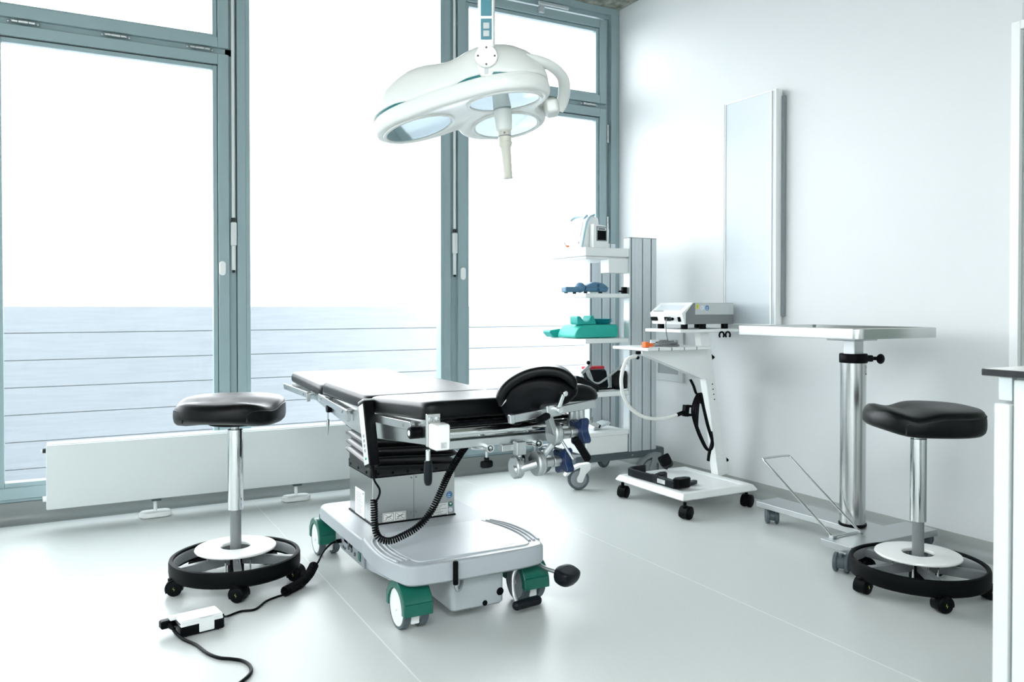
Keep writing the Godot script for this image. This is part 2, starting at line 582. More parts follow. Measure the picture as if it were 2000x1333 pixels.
func sash_window(x0: float, x1: float, hinge_right: bool, rod_x: float, cap_x: float, label: String) -> void:
	# x0..x1 outer edges of the sash
	var w := struct("window", G.new().bx(V(x0 - 0.02, 2.405, WZ - 0.07), V(x1 + 0.02, 2.445, WZ - 0.026), 0.002), M.frame, label, "window")
	var g := G.new()
	for s in [[0.118, 2.408], [2.441, 3.012]]:
		ring(g, x0, x1, s[0], s[1], 0.056, WZ - 0.055, WZ)
	part(w, "sash", g, M.frame)
	glazing(w, x0 + 0.082, x1 - 0.082, 0.198, 2.322)
	glazing(w, x0 + 0.082, x1 - 0.082, 2.512, 2.93)
	for k in 3:
		var hx: float = x0 + 0.175 + 0.40 * k
		if hx > x1 - 0.05: continue
		var h := G.new()
		h.rod(V(hx - 0.05, 2.425, WZ + 0.001), V(hx - 0.022, 2.425, WZ + 0.001), 0.0085, 12)
		h.rod(V(hx - 0.021, 2.425, WZ + 0.001), V(hx + 0.021, 2.425, WZ + 0.001), 0.009, 12)
		h.rod(V(hx + 0.022, 2.425, WZ + 0.001), V(hx + 0.05, 2.425, WZ + 0.001), 0.0085, 12)
		h.ball(V(hx - 0.062, 2.422, WZ), V(0.007, 0.007, 0.006), 10, 6)
		h.ball(V(hx + 0.062, 2.422, WZ), V(0.007, 0.007, 0.006), 10, 6)
		part(w, "hinge", h, M.satin)
	if hinge_right:
		for y in [2.24, 1.61, 0.95, 0.35]:
			var h := G.new()
			h.rod(V(x1 + 0.008, y - 0.062, WZ), V(x1 + 0.008, y - 0.021, WZ), 0.008, 12)
			h.rod(V(x1 + 0.008, y - 0.02, WZ), V(x1 + 0.008, y + 0.02, WZ), 0.0085, 12)
			h.rod(V(x1 + 0.008, y + 0.021, WZ), V(x1 + 0.008, y + 0.062, WZ), 0.008, 12)
			part(w, "hinge", h, M.satin)
	# vent opener: rod down the post with a grip
	var o := G.new()
	o.rod(V(rod_x, 1.51, WZ - 0.004), V(rod_x, 3.04, WZ - 0.004), 0.0085, 12)
	o.rod(V(rod_x, 1.25, WZ - 0.004), V(rod_x, 1.39, WZ - 0.004), 0.011, 14)
	part(w, "opener_rod", o, M.radiator)
	part(w, "opener_grip", G.new().box(V(rod_x, 1.445, WZ - 0.002), V(0.03, 0.13, 0.03), 0.006), M.radiator)
	var ob := G.new()
	ob.rod(V(rod_x, 1.507, WZ - 0.004), V(rod_x, 1.533, WZ - 0.004), 0.012, 12)
	ob.rod(V(rod_x, 1.236, WZ - 0.004), V(rod_x, 1.252, WZ - 0.004), 0.008, 12)
	part(w, "opener_joint", ob, M.gasket)
	# handle cap, a flat white oval
	g = G.new().at(V(cap_x, 1.258, WZ), Basis())
	g.poly(rrect(0.034, 0.078, 0.0165, 6), 0.0, 0.012, 0.004)
	part(w, "handle_cap", g, M.white)
	# vent stay at the head of the frame
	var s := G.new()
	s.bar(V(x1 - 0.55, 3.035, WZ + 0.012), V(x1 - 0.32, 3.035, WZ + 0.012), 0.02, 0.02, 0.004)
	s.box(V(x1 - 0.53, 2.995, WZ + 0.012), V(0.04, 0.05, 0.022), 0.003)
	part(w, "vent_stay", s, M.alu)

func fixed_window(x0: float, x1: float, label: String) -> void:
	# x0..x1 edges of the glass
	var g := ring(G.new(), x0 - 0.024, x1 + 0.024, 0.176, 3.02, 0.024, WZ - 0.05, WZ - 0.012)
	var w := struct("window", g, M.frame, label, "window")
	part(w, "gasket", ring(G.new(), x0 - 0.028, x1 + 0.028, 0.172, 3.024, 0.006, WZ - 0.05, WZ - 0.0165, 0.0), M.gasket)
	part(w, "pane", G.new().bx(V(x0 - 0.01, 0.19, WZ - 0.042), V(x1 + 0.01, 3.006, WZ - 0.036), 0.0), M.glass)

func post(x0: float, groove: float, x1: float, label: String) -> void:
	# frame post: a recessed channel on one side of the groove and a proud face on the other
	var lo: float = min(x0, x1); var hi: float = max(x0, x1)
	var t := struct("trim", G.new().bx(V(lo - 0.01, 0.105, WZ - 0.11), V(hi + 0.01, 3.1, WZ - 0.026), 0.001), M.frame, label, "window post")
	part(t, "post_face", G.new().bx(V(min(groove, x1), 0.12, WZ - 0.03), V(max(groove, x1), 3.03, WZ - 0.01), 0.002), M.frame)
	part(t, "gasket", G.new().box(V(groove, 1.57, WZ - 0.025), V(0.006, 2.9, 0.006), 0.0), M.gasket)

func build_room() -> void:
	# floor in sheets with welded seams
	var f := struct("floor", G.new().bx(V(-4.0, -0.12, -4.60), V(3.6, 0.0, 2.1), 0.0), M.floor, "pale grey sheet vinyl floor with thin weld lines", "floor")
	for x in [-1.60, -0.375, 0.85, 2.08]:
		part(f, "weld_seam", G.new().bx(V(x - 0.0022, -0.01, -4.5), V(x + 0.0022, 0.0006, 1.9), 0.0003), M.weld)
	struct("ceiling", G.new().bx(V(-4.0, 3.097, -4.75), V(3.6, 3.35, 2.1), 0.0), M.concrete, "raw concrete ceiling with a rough grey face", "ceiling")
	var g := G.new()
	g.bx(V(RX, -0.12, -1.0), V(RX + 0.22, 3.2, 2.1), 0.0)
	g.bx(V(RX, -0.12, -4.8), V(RX + 0.22, 3.2, -1.852), 0.0)
	g.bx(V(RX, 2.155, -1.853), V(RX + 0.22, 3.2, -0.999), 0.0)
	g.bx(V(RX + 0.2, -0.12, -1.853), V(RX + 0.22, 2.2, -0.999), 0.0)
	struct("wall_right", g, M.wall_paint, "smooth white painted wall at right angles to the windows", "wall")
	struct("wall_back_unseen", G.new().bx(V(-4.0, -0.12, 1.9), V(3.6, 3.2, 2.1), 0.0), M.wall, "unseen white wall opposite the windows, bouncing light back into the room", "wall")  # out of view, set close to bounce window light back
	struct("wall_left_unseen", G.new().bx(V(-3.2, -0.12, -4.8), V(-3.02, 3.2, 2.1), 0.0), M.wall, "unseen white wall facing the right wall, bouncing light into the room", "wall")  # out of view, kept white to bounce window light
	# window wall: what is left of it, a plinth below and a pier at the far end
	g = G.new()
	g.bx(V(-4.0, -0.12, WZ - 0.12), V(3.6, 0.104, WZ - 0.006), 0.0)
	g.bx(V(-4.0, 0.0, WZ - 0.12), V(-3.02, 3.2, WZ - 0.03), 0.0)
	struct("wall_front", g, M.frame_dark, "low plinth wall under the windows", "wall")
	# coved upstand of floor vinyl under the windows and along the right wall
	for s in 2:
		var pr := [Vector2(0.0, 0.0), Vector2(0.0, 0.102 if s == 0 else 0.078), Vector2(0.006, 0.102 if s == 0 else 0.078), Vector2(0.007, 0.045)]
		for i in 9:
			var a := PI * 0.5 * i / 8
			pr.append(Vector2(0.047 - 0.04 * cos(a), 0.0405 - 0.04 * sin(a)) + Vector2(0, 0.0003))
		pr.append(Vector2(0.05, 0.0))
		g = G.new()
		if s == 0:
			g.at(V(-3.02, 0, WZ - 0.008), Basis(V(0, 0, 1), V(0, 1, 0), V(1, 0, 0)))
			g.poly(PackedVector2Array(pr), 0.0, RX + 3.02, 0.0, 30)
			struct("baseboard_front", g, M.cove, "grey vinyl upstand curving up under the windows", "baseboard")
		else:
			g.at(V(RX, 0, WZ), Basis(V(-1, 0, 0), V(0, 1, 0), V(0, 0, 1)))
			g.poly(PackedVector2Array(pr), 0.0, -1.888 - WZ, 0.0, 30)
			g.poly(PackedVector2Array(pr), -0.95 - WZ, 1.9 - WZ, 0.0, 30)
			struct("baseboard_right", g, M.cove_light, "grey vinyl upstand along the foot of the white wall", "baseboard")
	# head and sill of the frame, the posts, the bays
	g = G.new()
	g.bx(V(-3.05, 3.03, WZ - 0.11), V(RX, 3.10, WZ - 0.018), 0.002)
	g.bx(V(-3.05, 3.055, WZ - 0.03), V(RX, 3.10, WZ + 0.01), 0.003)
	struct("trim", g, M.frame, "blue-grey head rail of the window frame under the concrete ceiling", "frame rail")
	g = G.new()
	g.bx(V(-3.05, 0.103, WZ - 0.11), V(RX, 0.176, WZ - 0.012), 0.002)
	struct("trim", g, M.frame, "blue-grey sill rail along the foot of the windows", "frame rail")
	post(-1.825, -1.785, -1.70, "blue-grey window post farthest from the white wall")
	post(-0.37, -0.41, -0.515, "blue-grey window post just past the free end of the radiator")
	post(0.745, 0.793, 0.84, "blue-grey window post rising behind the stool by the radiator")
	post(2.115, 2.063, 2.018, "blue-grey window post behind the surgical lamp")
	g = G.new()
	g.bx(V(3.262, 0.105, WZ - 0.11), V(RX, 3.06, WZ + 0.008), 0.003)
	g.bx(V(3.225, 0.105, WZ - 0.11), V(3.265, 3.06, WZ - 0.03), 0.001)
	struct("trim", g, M.frame, "blue-grey end post of the window frame against the white wall", "window post")
	sash_window(2.108, 3.231, true, 2.086, 2.139, "blue-grey framed window with a vent light above, behind the shelf rack by the white wall")
	sash_window(-0.371, 0.751, false, 0.772, 0.714, "blue-grey framed window with a vent light above, at the free end of the white radiator")
	sash_window(-2.94, -1.818, false, -1.80, -1.86, "framed window with a vent light, farthest from the shelf rack")
	fixed_window(0.863, 1.997, "tall single pane window between two posts, behind the operating table")
	fixed_window(-1.68, -0.54, "tall single pane window beyond the end of the radiator")
	# door in the right wall, close to the right edge of the view
	g = G.new()
	g.bx(V(RX - 0.02, 0.0, -1.888), V(RX + 0.12, 2.19, -1.852), 0.003)
	g.bx(V(RX - 0.02, 0.0, -1.0), V(RX + 0.12, 2.19, -0.964), 0.003)
	g.bx(V(RX - 0.02, 2.154, -1.853), V(RX + 0.12, 2.19, -0.999), 0.003)
	var d := struct("door", g, M.white, "white door frame with a grey door leaf set back in it", "door")
	part(d, "door_leaf", G.new().bx(V(RX + 0.05, 0.006, -1.85), V(RX + 0.09, 2.152, -1.002), 0.003), M.doorleaf)
	var hd := G.new()
	hd.rod(V(RX + 0.05, 1.04, -1.06), V(RX + 0.0, 1.04, -1.06), 0.009, 12)
	hd.rod(V(RX + 0.0, 1.04, -1.06), V(RX + 0.0, 1.04, -1.18), 0.009, 12)
	part(d, "handle", hd, M.satin)
	# fittings of the two unseen ceiling lamps, out of view behind the camera
	for k in 2:
		var x := -2.0 + 1.7 * k
		var cl := thing("unseen_ceiling_lamp", ["unseen ceiling lamp lighting the camera side, nearer the free end of the window wall", "unseen ceiling lamp lighting the camera side, nearer the white wall with the door"][k], "ceiling lamp", V(x, 3.097, 0.9))
		part(cl, "housing", G.new().bx(V(x - 0.27, 3.03, 0.17), V(x + 0.27, 3.097, 1.63), 0.004), M.white)
		part(cl, "diffuser", G.new().bx(V(x - 0.25, 3.02, 0.2), V(x + 0.25, 3.032, 1.6), 0.002), M.diffuser)
	# outside: terrace and a board fence
	struct("terrace_ground", G.new().bx(V(-14, -0.4, -16.0), V(16, -0.2, -4.68), 0.0), M.terrace, "pale paved ground outside the windows", "ground")
	var fence := thing("board_fence", "pale horizontal board fence outside the windows, its top at eye height", "fence", V(1.5, -0.2, -6.8))
	for i in 7:
		var y: float = 1.055 - 0.197 * i
		part(fence, "plank", G.new().bx(V(-7.5, y - 0.1935, -6.82), V(10.5, y, -6.795), 0.004), M.plank)
	part(fence, "backing", G.new().bx(V(-7.5, -0.2, -6.835), V(10.5, 1.03, -6.822), 0.0), M.plank)
	for i in 10:
		var x: float = -7.0 + 1.9 * i
		part(fence, "fence_post", G.new().bx(V(x, -0.2, -6.93), V(x + 0.09, 1.0, -6.836), 0.004), M.plank)

# ---------------------------------------------------------------- shared fittings
# black twin-wheel castor: floor point, direction of travel (angle), wheel radius, half width
func twin_castor(p: Node, c: Vector3, th: float, r: float, hw: float, top: float, body: Material, wheel: Material, spark := false) -> void:
	var f := V(cos(th), 0, sin(th)); var ax := V(-sin(th), 0, cos(th))
	var g := G.new().at(c + V(0, r, 0), Basis(f, ax, V(0, 1, 0)))
	var a0 := -0.25; var a1 := PI + 0.55
	g.lathe([Vector2(r * 1.03, -hw * 0.86), Vector2(r * 1.13, -hw * 0.86), Vector2(r * 1.13, hw * 0.86), Vector2(r * 1.03, hw * 0.86), Vector2(r * 1.03, -hw * 0.86)], 16, 35, a0, a1)
	for a in [a0, a1]:
		var d := V(cos(a), 0, sin(a)); var nn := V(sin(a), 0, -cos(a)) * (1.0 if a == a0 else -1.0)
		g.face(d * r * 1.03 + V(0, -hw * 0.86, 0), d * r * 1.13 + V(0, -hw * 0.86, 0), d * r * 1.13 + V(0, hw * 0.86, 0), d * r * 1.03 + V(0, hw * 0.86, 0), nn)
	g.lathe([Vector2(0, -hw * 0.25), Vector2(r * 1.02, -hw * 0.25), Vector2(r * 1.02, hw * 0.25), Vector2(0, hw * 0.25)], 16, 35, -0.25, PI + 0.9)
	g.at(Vector3.ZERO)
	g.rod(c + V(0, r * 1.9, 0) - f * r * 0.35, c + V(0, top, 0) - f * r * 0.35, r * 0.28, 12)
	g.rod(c + V(0, r * 1.9, 0) - f * r * 0.35, c + V(0, r * 2.2, 0) - f * r * 0.35, r * 0.5, 12)
	var b := part(p, "castor", g, body)
	for s: float in [-1.0, 1.0]:
		var o := c + V(0, r, 0) + ax * s * hw
		var w := G.new().turn(o - ax * s * hw * 0.72, o, [Vector2(0, 0), Vector2(r - 0.002, 0), Vector2(r, 0.002), Vector2(r, hw * 0.72 - 0.004), Vector2(r - 0.002, hw * 0.72 - 0.0015), Vector2(r * 0.82, hw * 0.72), Vector2(0, hw * 0.72)], 24)
		part(b, "wheel", w, wheel)
		if spark:
			var m := G.new().at(o + ax * s * 0.0003, Basis(f, V(0, 1, 0), ax * s))
			m.bar(V(0.0, 0.007, 0), V(-0.003, 0.0005, 0), 0.0006, 0.0016, 0.0, V(0, 0, 1))
			m.bar(V(-0.0035, 0.0005, 0), V(0.003, -0.0005, 0), 0.0006, 0.0016, 0.0, V(0, 0, 1))
			m.bar(V(0.003, -0.0005, 0), V(0.0, -0.007, 0), 0.0006, 0.0016, 0.0, V(0, 0, 1))
			part(b, "mark", m, M.spark)

# ---------------------------------------------------------------- operating stools
func stool(at: Vector3, seat_y: float, nose: float, spoke: float, shift: Vector3, sm: float, roll: float, label: String) -> void:
	var t := thing("operating_stool", label, "stool", at, "operating stools with a round foot ring")
	off = Vector3.ZERO
	# seat: a cushion whose front falls away and dips where the thighs rest
	var pr := [[0.0, 0.0], [0.8, 0.0], [0.93, 0.003], [0.978, 0.012], [0.997, 0.026], [1.0, 0.042], [0.995, 0.058], [0.982, 0.07], [0.955, 0.081], [0.91, 0.088], [0.8, 0.094], [0.6, 0.098], [0.35, 0.0995], [0.12, 0.1]]
	var surf := func(sc: float, y: float, a: float) -> Vector3:
		var rr: float = pow(pow(absf(cos(a)) / 0.201, 2.4) + pow(absf(sin(a)) / 0.197, 2.4), -1.0 / 2.4)
		var p := V(cos(a) * rr * sc, y, sin(a) * rr * sc)
		var xr := p.x / 0.201
		var w := smoothstep(0.03, 0.085, y)
		p.y += w * (-0.020 * exp(-pow((xr - 0.40) / 0.27, 2.0)) - 0.010 * smoothstep(0.75, 1.0, xr) - 0.008 * (1.0 - sc) * smoothstep(0.07, 0.09, y))
		p.y += 0.020 * smoothstep(0.45, 1.0, xr) * smoothstep(0.05, 0.0, y)
		return p
	for e in pr: e[1] *= 1.07
	var loops := []
	for e in pr:
		var L := PackedVector3Array()
		for i in 72: L.append(surf.call(max(e[0], 0.001), e[1], TAU * i / 72))
		loops.append(L)
	var turn := Basis(V(0, 1, 0), -nose)
	var g := G.new().at(V(0, seat_y, 0) + shift, turn)
	g.loft(loops)
	var seat := part(t, "seat", g, M.leather)
	g = G.new().at(V(0, seat_y, 0) + shift, turn)
	var path := PackedVector3Array()
	for i in 9: path.append(surf.call(0.985, 0.004 + 0.006 * i, sm))
	for i in 49: path.append(surf.call(0.982, 0.0715 - 0.010 * exp(-i * 0.5) - 0.010 * exp(-(48 - i) * 0.5), sm + 0.06 + (TAU - 0.12 - 2.0 * sm) * i / 48))
	for i in 9: path.append(surf.call(0.985, 0.052 - 0.006 * i, -sm))
	g.tube(path, 0.0032, 6)
	part(seat, "seam", g, M.seam)
	g = G.new().rod(V(0, seat_y - 0.004, 0), V(0, seat_y + 0.02, 0), 0.10, 24, 0.004)
	part(t, "seat_plate", g, M.rubber)
	g = G.new()
	g.rod(V(0, seat_y - 0.04, 0), V(0, seat_y + 0.004, 0), 0.016, 18)
	part(t, "spindle", g, M.satin)
	g = G.new().lathe([Vector2(0.021, seat_y - 0.331), Vector2(0.0285, seat_y - 0.331), Vector2(0.0285, seat_y - 0.026), Vector2(0.0265, seat_y - 0.024), Vector2(0.016, seat_y - 0.024)], 32)
	part(t, "chrome_sleeve", g, M.chrome)
	g = G.new().rod(V(0, 0.07, 0), V(0, seat_y - 0.31, 0), 0.0205, 28)
	part(t, "column", g, M.greymetal)
	g = G.new().rod(V(0, 0.035, 0), V(0, 0.115, 0), 0.03, 20, 0.004)
	g.rod(V(0, 0.02, 0), V(0, 0.04, 0), 0.02, 20, 0.003)
	part(t, "hub", g, M.rubber)
	# foot disc carried on little pins
	g = G.new().lathe([Vector2(0.054, 0.129), Vector2(0.056, 0.126), Vector2(0.14, 0.126), Vector2(0.147, 0.128), Vector2(0.149, 0.132), Vector2(0.147, 0.136), Vector2(0.14, 0.138), Vector2(0.057, 0.138), Vector2(0.054, 0.135), Vector2(0.054, 0.129)], 56)
	part(t, "foot_disc", g, M.white_gloss)
	g = G.new()
	for i in 5:
		var a := spoke + TAU * i / 5
		g.rod(V(cos(a) * 0.105, 0.085, sin(a) * 0.105), V(cos(a) * 0.105, 0.128, sin(a) * 0.105), 0.0045, 10)
		a += 0.55
		g.rod(V(cos(a) * 0.075, 0.05, sin(a) * 0.075), V(cos(a) * 0.075, 0.128, sin(a) * 0.075), 0.004, 10)
	part(t, "pin", g, M.chrome)
	for i in 5:
		var a := spoke + TAU * i / 5
		var d := V(cos(a), 0, sin(a))
		part(t, "spoke", G.new().bar(d * 0.02 + V(0, 0.088, 0), d * 0.226 + V(0, 0.079, 0), 0.026, 0.034, 0.003), M.greymetal)
	# foot ring
	g = G.new().lathe([Vector2(0.222, 0.056), Vector2(0.224, 0.05), Vector2(0.232, 0.049), Vector2(0.237, 0.054), Vector2(0.2385, 0.065), Vector2(0.2385, 0.098), Vector2(0.236, 0.106), Vector2(0.230, 0.109), Vector2(0.223, 0.107), Vector2(0.2215, 0.1), Vector2(0.222, 0.056)], 72)
	part(t, "foot_ring", g, M.rubber)
	g = G.new().lathe([Vector2(0.2218, 0.058), Vector2(0.219, 0.06), Vector2(0.219, 0.094), Vector2(0.2218, 0.098)], 72)
	part(t, "ring_band", g, M.greymetal)
	for i in 5:
		var a := spoke + TAU * i / 5
		twin_castor(t, V(cos(a) * 0.226, 0, sin(a) * 0.226), roll + 0.3 * sin(i * 2.0 + 0.6), 0.028, 0.0245, 0.063, M.plastic, M.plastic, true)

# ---------------------------------------------------------------- radiator
func radiator() -> void:
	var t := thing("radiator", "long white flat-front radiator standing low under the windows", "radiator", V(0.87, 0, -4.37))
	var xa := -0.11; var xb := 1.84
	part(t, "front_panel", G.new().bx(V(xa, 0.10, -4.345), V(xb, 0.402, -4.33), 0.004), M.radiator)
	part(t, "back_panel", G.new().bx(V(xa + 0.005, 0.10, -4.43), V(xb - 0.005, 0.395, -4.415), 0.004), M.radiator)
	var g := G.new()
	g.bx(V(xa + 0.01, 0.12, -4.40), V(xb - 0.01, 0.37, -4.36), 0.004)
	part(t, "core", g, M.radiator)
	for k in 5:
		var z: float = -4.424 + 0.0185 * k
		part(t, "grille_slat", G.new().bx(V(xa + 0.002, 0.397, z), V(xb - 0.002, 0.406, z + 0.009), 0.002), M.radiator)
	g = G.new()
	for x in [xa + 0.003, xb - 0.011]: g.bx(V(x, 0.12, -4.415), V(x + 0.008, 0.397, -4.345), 0.002)
	part(t, "end_plate", g, M.radiator)
	g = G.new().rod(V(xa + 0.004, 0.373, -4.372), V(xa - 0.014, 0.373, -4.372), 0.011, 14)
	part(t, "vent_plug", g, M.gasket)
	g = G.new().rod(V(xa - 0.014, 0.372, -4.372), V(xa - 0.022, 0.372, -4.372), 0.006, 12)
	g.rod(V(xa + 0.004, 0.145, -4.372), V(xa - 0.015, 0.145, -4.372), 0.013, 14)
	part(t, "end_cap", g, M.white)
	for x in [0.361, 1.061, 1.66]:
		g = G.new().at(V(x, 0, -4.385), Basis(V(1, 0, 0), V(0, 0, 1), V(0, 1, 0)))
		g.poly(rrect(0.155, 0.085, 0.042, 8), 0.0, 0.03, 0.009)
		var ft := part(t, "foot", g, M.white)
		part(ft, "foot_stem", G.new().rod(V(x, 0.028, -4.385), V(x, 0.13, -4.385), 0.0085, 14), M.white)
		g = G.new().box(V(x + 0.004, 0.094, -4.372), V(0.045, 0.022, 0.03), 0.002)
		part(ft, "foot_clip", g, M.alu_dark)

# ---------------------------------------------------------------- power supply on the floor
func power_supply() -> void:
	var t := thing("power_adapter", "white and black power adapter brick lying on the floor in front of the stool", "power adapter", V(0.36, 0, -2.78))
	var B := Basis(V(0, 1, 0), 0.17)
	var o := V(0.357, 0, -2.772)
	var g := G.new().at(o, B).box(V(0, 0.0265, 0), V(0.138, 0.047, 0.078), 0.004)
	part(t, "case", g, M.plastic)
	g = G.new().at(o, B)
	g.box(V(-0.002, 0.049, 0.0), V(0.134, 0.012, 0.08), 0.004)
	g.box(V(-0.075, 0.05, -0.025), V(0.024, 0.01, 0.028), 0.003)
	g.box(V(0.012, 0.03, 0.0), V(0.05, 0.046, 0.082), 0.003)
	g.box(V(-0.002, 0.041, 0.0), V(0.134, 0.012, 0.0815), 0.003)
	part(t, "white_shell", g, M.white)
	g = G.new().at(o, B)
	for x in [-0.05, 0.05]:
		for z in [-0.028, 0.028]: g.rod(V(x, 0, z), V(x, 0.004, z), 0.006, 10)
	part(t, "foot", g, M.rubber)
	var m := thing("mains_cable", "black mains cable with an angled plug trailing from the adapter across the floor", "cable", V(0.35, 0, -2.6))
	g = G.new().box(V(0.262, 0.032, -2.793), V(0.044, 0.026, 0.03), 0.005, B)
	g.rod(V(0.268, 0.03, -2.78), V(0.28, 0.024, -2.752), 0.009, 12, 0.002, 0.006)
	part(m, "plug", g, M.plastic)
	part(m, "cord", G.new().tube(curve([V(0.274, 0.028, -2.77), V(0.282, 0.018, -2.742), V(0.300, 0.008, -2.700), V(0.330, 0.0058, -2.640), V(0.352, 0.0058, -2.56), V(0.378, 0.0058, -2.51), V(0.408, 0.0058, -2.484), V(0.435, 0.0058, -2.455), V(0.448, 0.0058, -2.41), V(0.440, 0.0058, -2.36), V(0.40, 0.0058, -2.31), V(0.34, 0.0058, -2.26), V(0.30, 0.0058, -2.16)], 10), 0.0052, 10), M.plastic)
	var c := thing("charging_cable", "thin black cable with a coiled section from the adapter to the table base", "cable", V(0.7, 0, -3.0))
	part(c, "cord", G.new().tube(curve([V(0.424, 0.03, -2.79), V(0.437, 0.02, -2.80), V(0.456, 0.006, -2.835), V(0.502, 0.0044, -2.862), V(0.55, 0.0044, -2.858), V(0.60, 0.0044, -2.918), V(0.645, 0.0044, -2.945), V(0.668, 0.007, -2.948), V(0.682, 0.016, -2.955)], 10), 0.004, 10), M.plastic)
	var sp := curve([V(0.668, 0.020, -2.940), V(0.702, 0.0195, -2.968), V(0.745, 0.021, -3.005), V(0.785, 0.034, -3.045), V(0.815, 0.053, -3.085)], 12)
	part(c, "coil", G.new().tube(coil(sp, 0.0150, 0.0078, 12), 0.0036, 6), M.rubber)
	part(c, "cord", G.new().tube(curve([V(0.815, 0.05, -3.083), V(0.835, 0.058, -3.10), V(0.868, 0.078, -3.15), V(0.91, 0.096, -3.185), V(0.94, 0.10, -3.195)], 10), 0.004, 10), M.plastic)
	g = G.new().rod(V(0.93, 0.1, -3.193), V(0.957, 0.1, -3.195), 0.0085, 14, 0.003)
	part(c, "plug", g, M.plastic)

# ---------------------------------------------------------------- things on the right wall, cabinet
func wall_things() -> void:
	var t := thing("wall_panel", "tall narrow white panel with a satin face mounted on the white wall above the trolley", "wall panel", V(3.33, 0.95, -3.29))
	part(t, "frame", ring_x(G.new(), -3.462, -3.078, 0.95, 2.205, 0.008, 3.272, 3.318), M.white)
	part(t, "edge_strip", G.new().bx(V(3.2705, 0.95, -3.118), V(3.318, 2.205, -3.108), 0.001), M.white)
	part(t, "face", G.new().bx(V(3.276, 0.957, -3.456), V(3.3, 2.198, -3.084), 0.001), M.panelface)
	part(t, "back_box", G.new().bx(V(3.31, 1.0, -3.43), V(3.331, 2.17, -3.06), 0.002), M.greyplastic)
	part(t, "edge_line", G.new().bx(V(3.2715, 0.952, -3.4635), V(3.29, 2.203, -3.4605), 0.0), M.alu_dark)
	var s := thing("outlet_panel", "grey framed square supply panel on the white wall behind the trolley", "wall outlet", V(3.33, 0.58, -4.0))
	part(s, "frame", ring_x(G.new(), -4.145, -3.86, 0.582, 0.888, 0.045, 3.312, 3.331), M.socket_frame)
	part(s, "plate", G.new().bx(V(3.318, 0.60, -4.11), V(3.331, 0.87, -3.88), 0.001), M.socket)
	var c := thing("cabinet", "white cabinet standing closest to the viewer, under a thin black-edged worktop", "cabinet", V(1.75, 0, -0.3))
	part(c, "carcass", G.new().bx(V(1.44, 0.08, -0.828), V(2.0, 0.93, 0.5), 0.002), M.cabinet)
	part(c, "side_panel", G.new().bx(V(1.416, 0.08, -0.832), V(1.45, 0.882, -0.806), 0.002), M.cabinet)
	part(c, "grip_rail", G.new().bx(V(1.425, 0.886, -0.83), V(1.45, 0.928, -0.806), 0.002), M.alu)
	part(c, "plinth", G.new().bx(V(1.47, 0.0, -0.82), V(2.0, 0.08, 0.5), 0.001), M.alu_dark)
	for k in 2:
		part(c, "door", G.new().bx(V(1.418, 0.085, -0.80 + 0.645 * k), V(1.438, 0.925, -0.16 + 0.645 * k), 0.002), M.cabinet)
	var wt := thing("worktop", "thin pale worktop with a black edge lying on the white cabinet", "worktop", V(1.75, 0.93, -0.3))
	part(wt, "slab", G.new().bx(V(1.4025, 0.9305, -0.842), V(2.05, 0.9425, 0.52), 0.001), M.white_gloss)
	var eb := G.new().bx(V(1.400, 0.93, -0.845), V(1.4027, 0.942, 0.52), 0.001)
	eb.bx(V(1.400, 0.93, -0.845), V(2.05, 0.942, -0.8423), 0.001)
	part(wt, "edge_band", eb, M.worktop)

# frame in the plane of the right wall: z0..z1, y0..y1
func ring_x(g: G, z0: float, z1: float, y0: float, y1: float, w: float, x0: float, x1: float) -> G:
	g.bx(V(x0, y0, z0), V(x1, y1, z0 + w), 0.001)
	g.bx(V(x0, y0, z1 - w), V(x1, y1, z1), 0.001)
	g.bx(V(x0, y0, z0 + w), V(x1, y0 + w, z1 - w), 0.001)
	g.bx(V(x0, y1 - w, z0 + w), V(x1, y1, z1 - w), 0.001)
	return g

# ---------------------------------------------------------------- operating table
const B_PLAN := Basis(Vector3(1, 0, 0), Vector3(0, 0, 1), Vector3(0, 1, 0))   # outline (x, z), extruded up
const B_SIDE := Basis(Vector3(0, 0, 1), Vector3(0, 1, 0), Vector3(1, 0, 0))   # outline (z, y), extruded along x

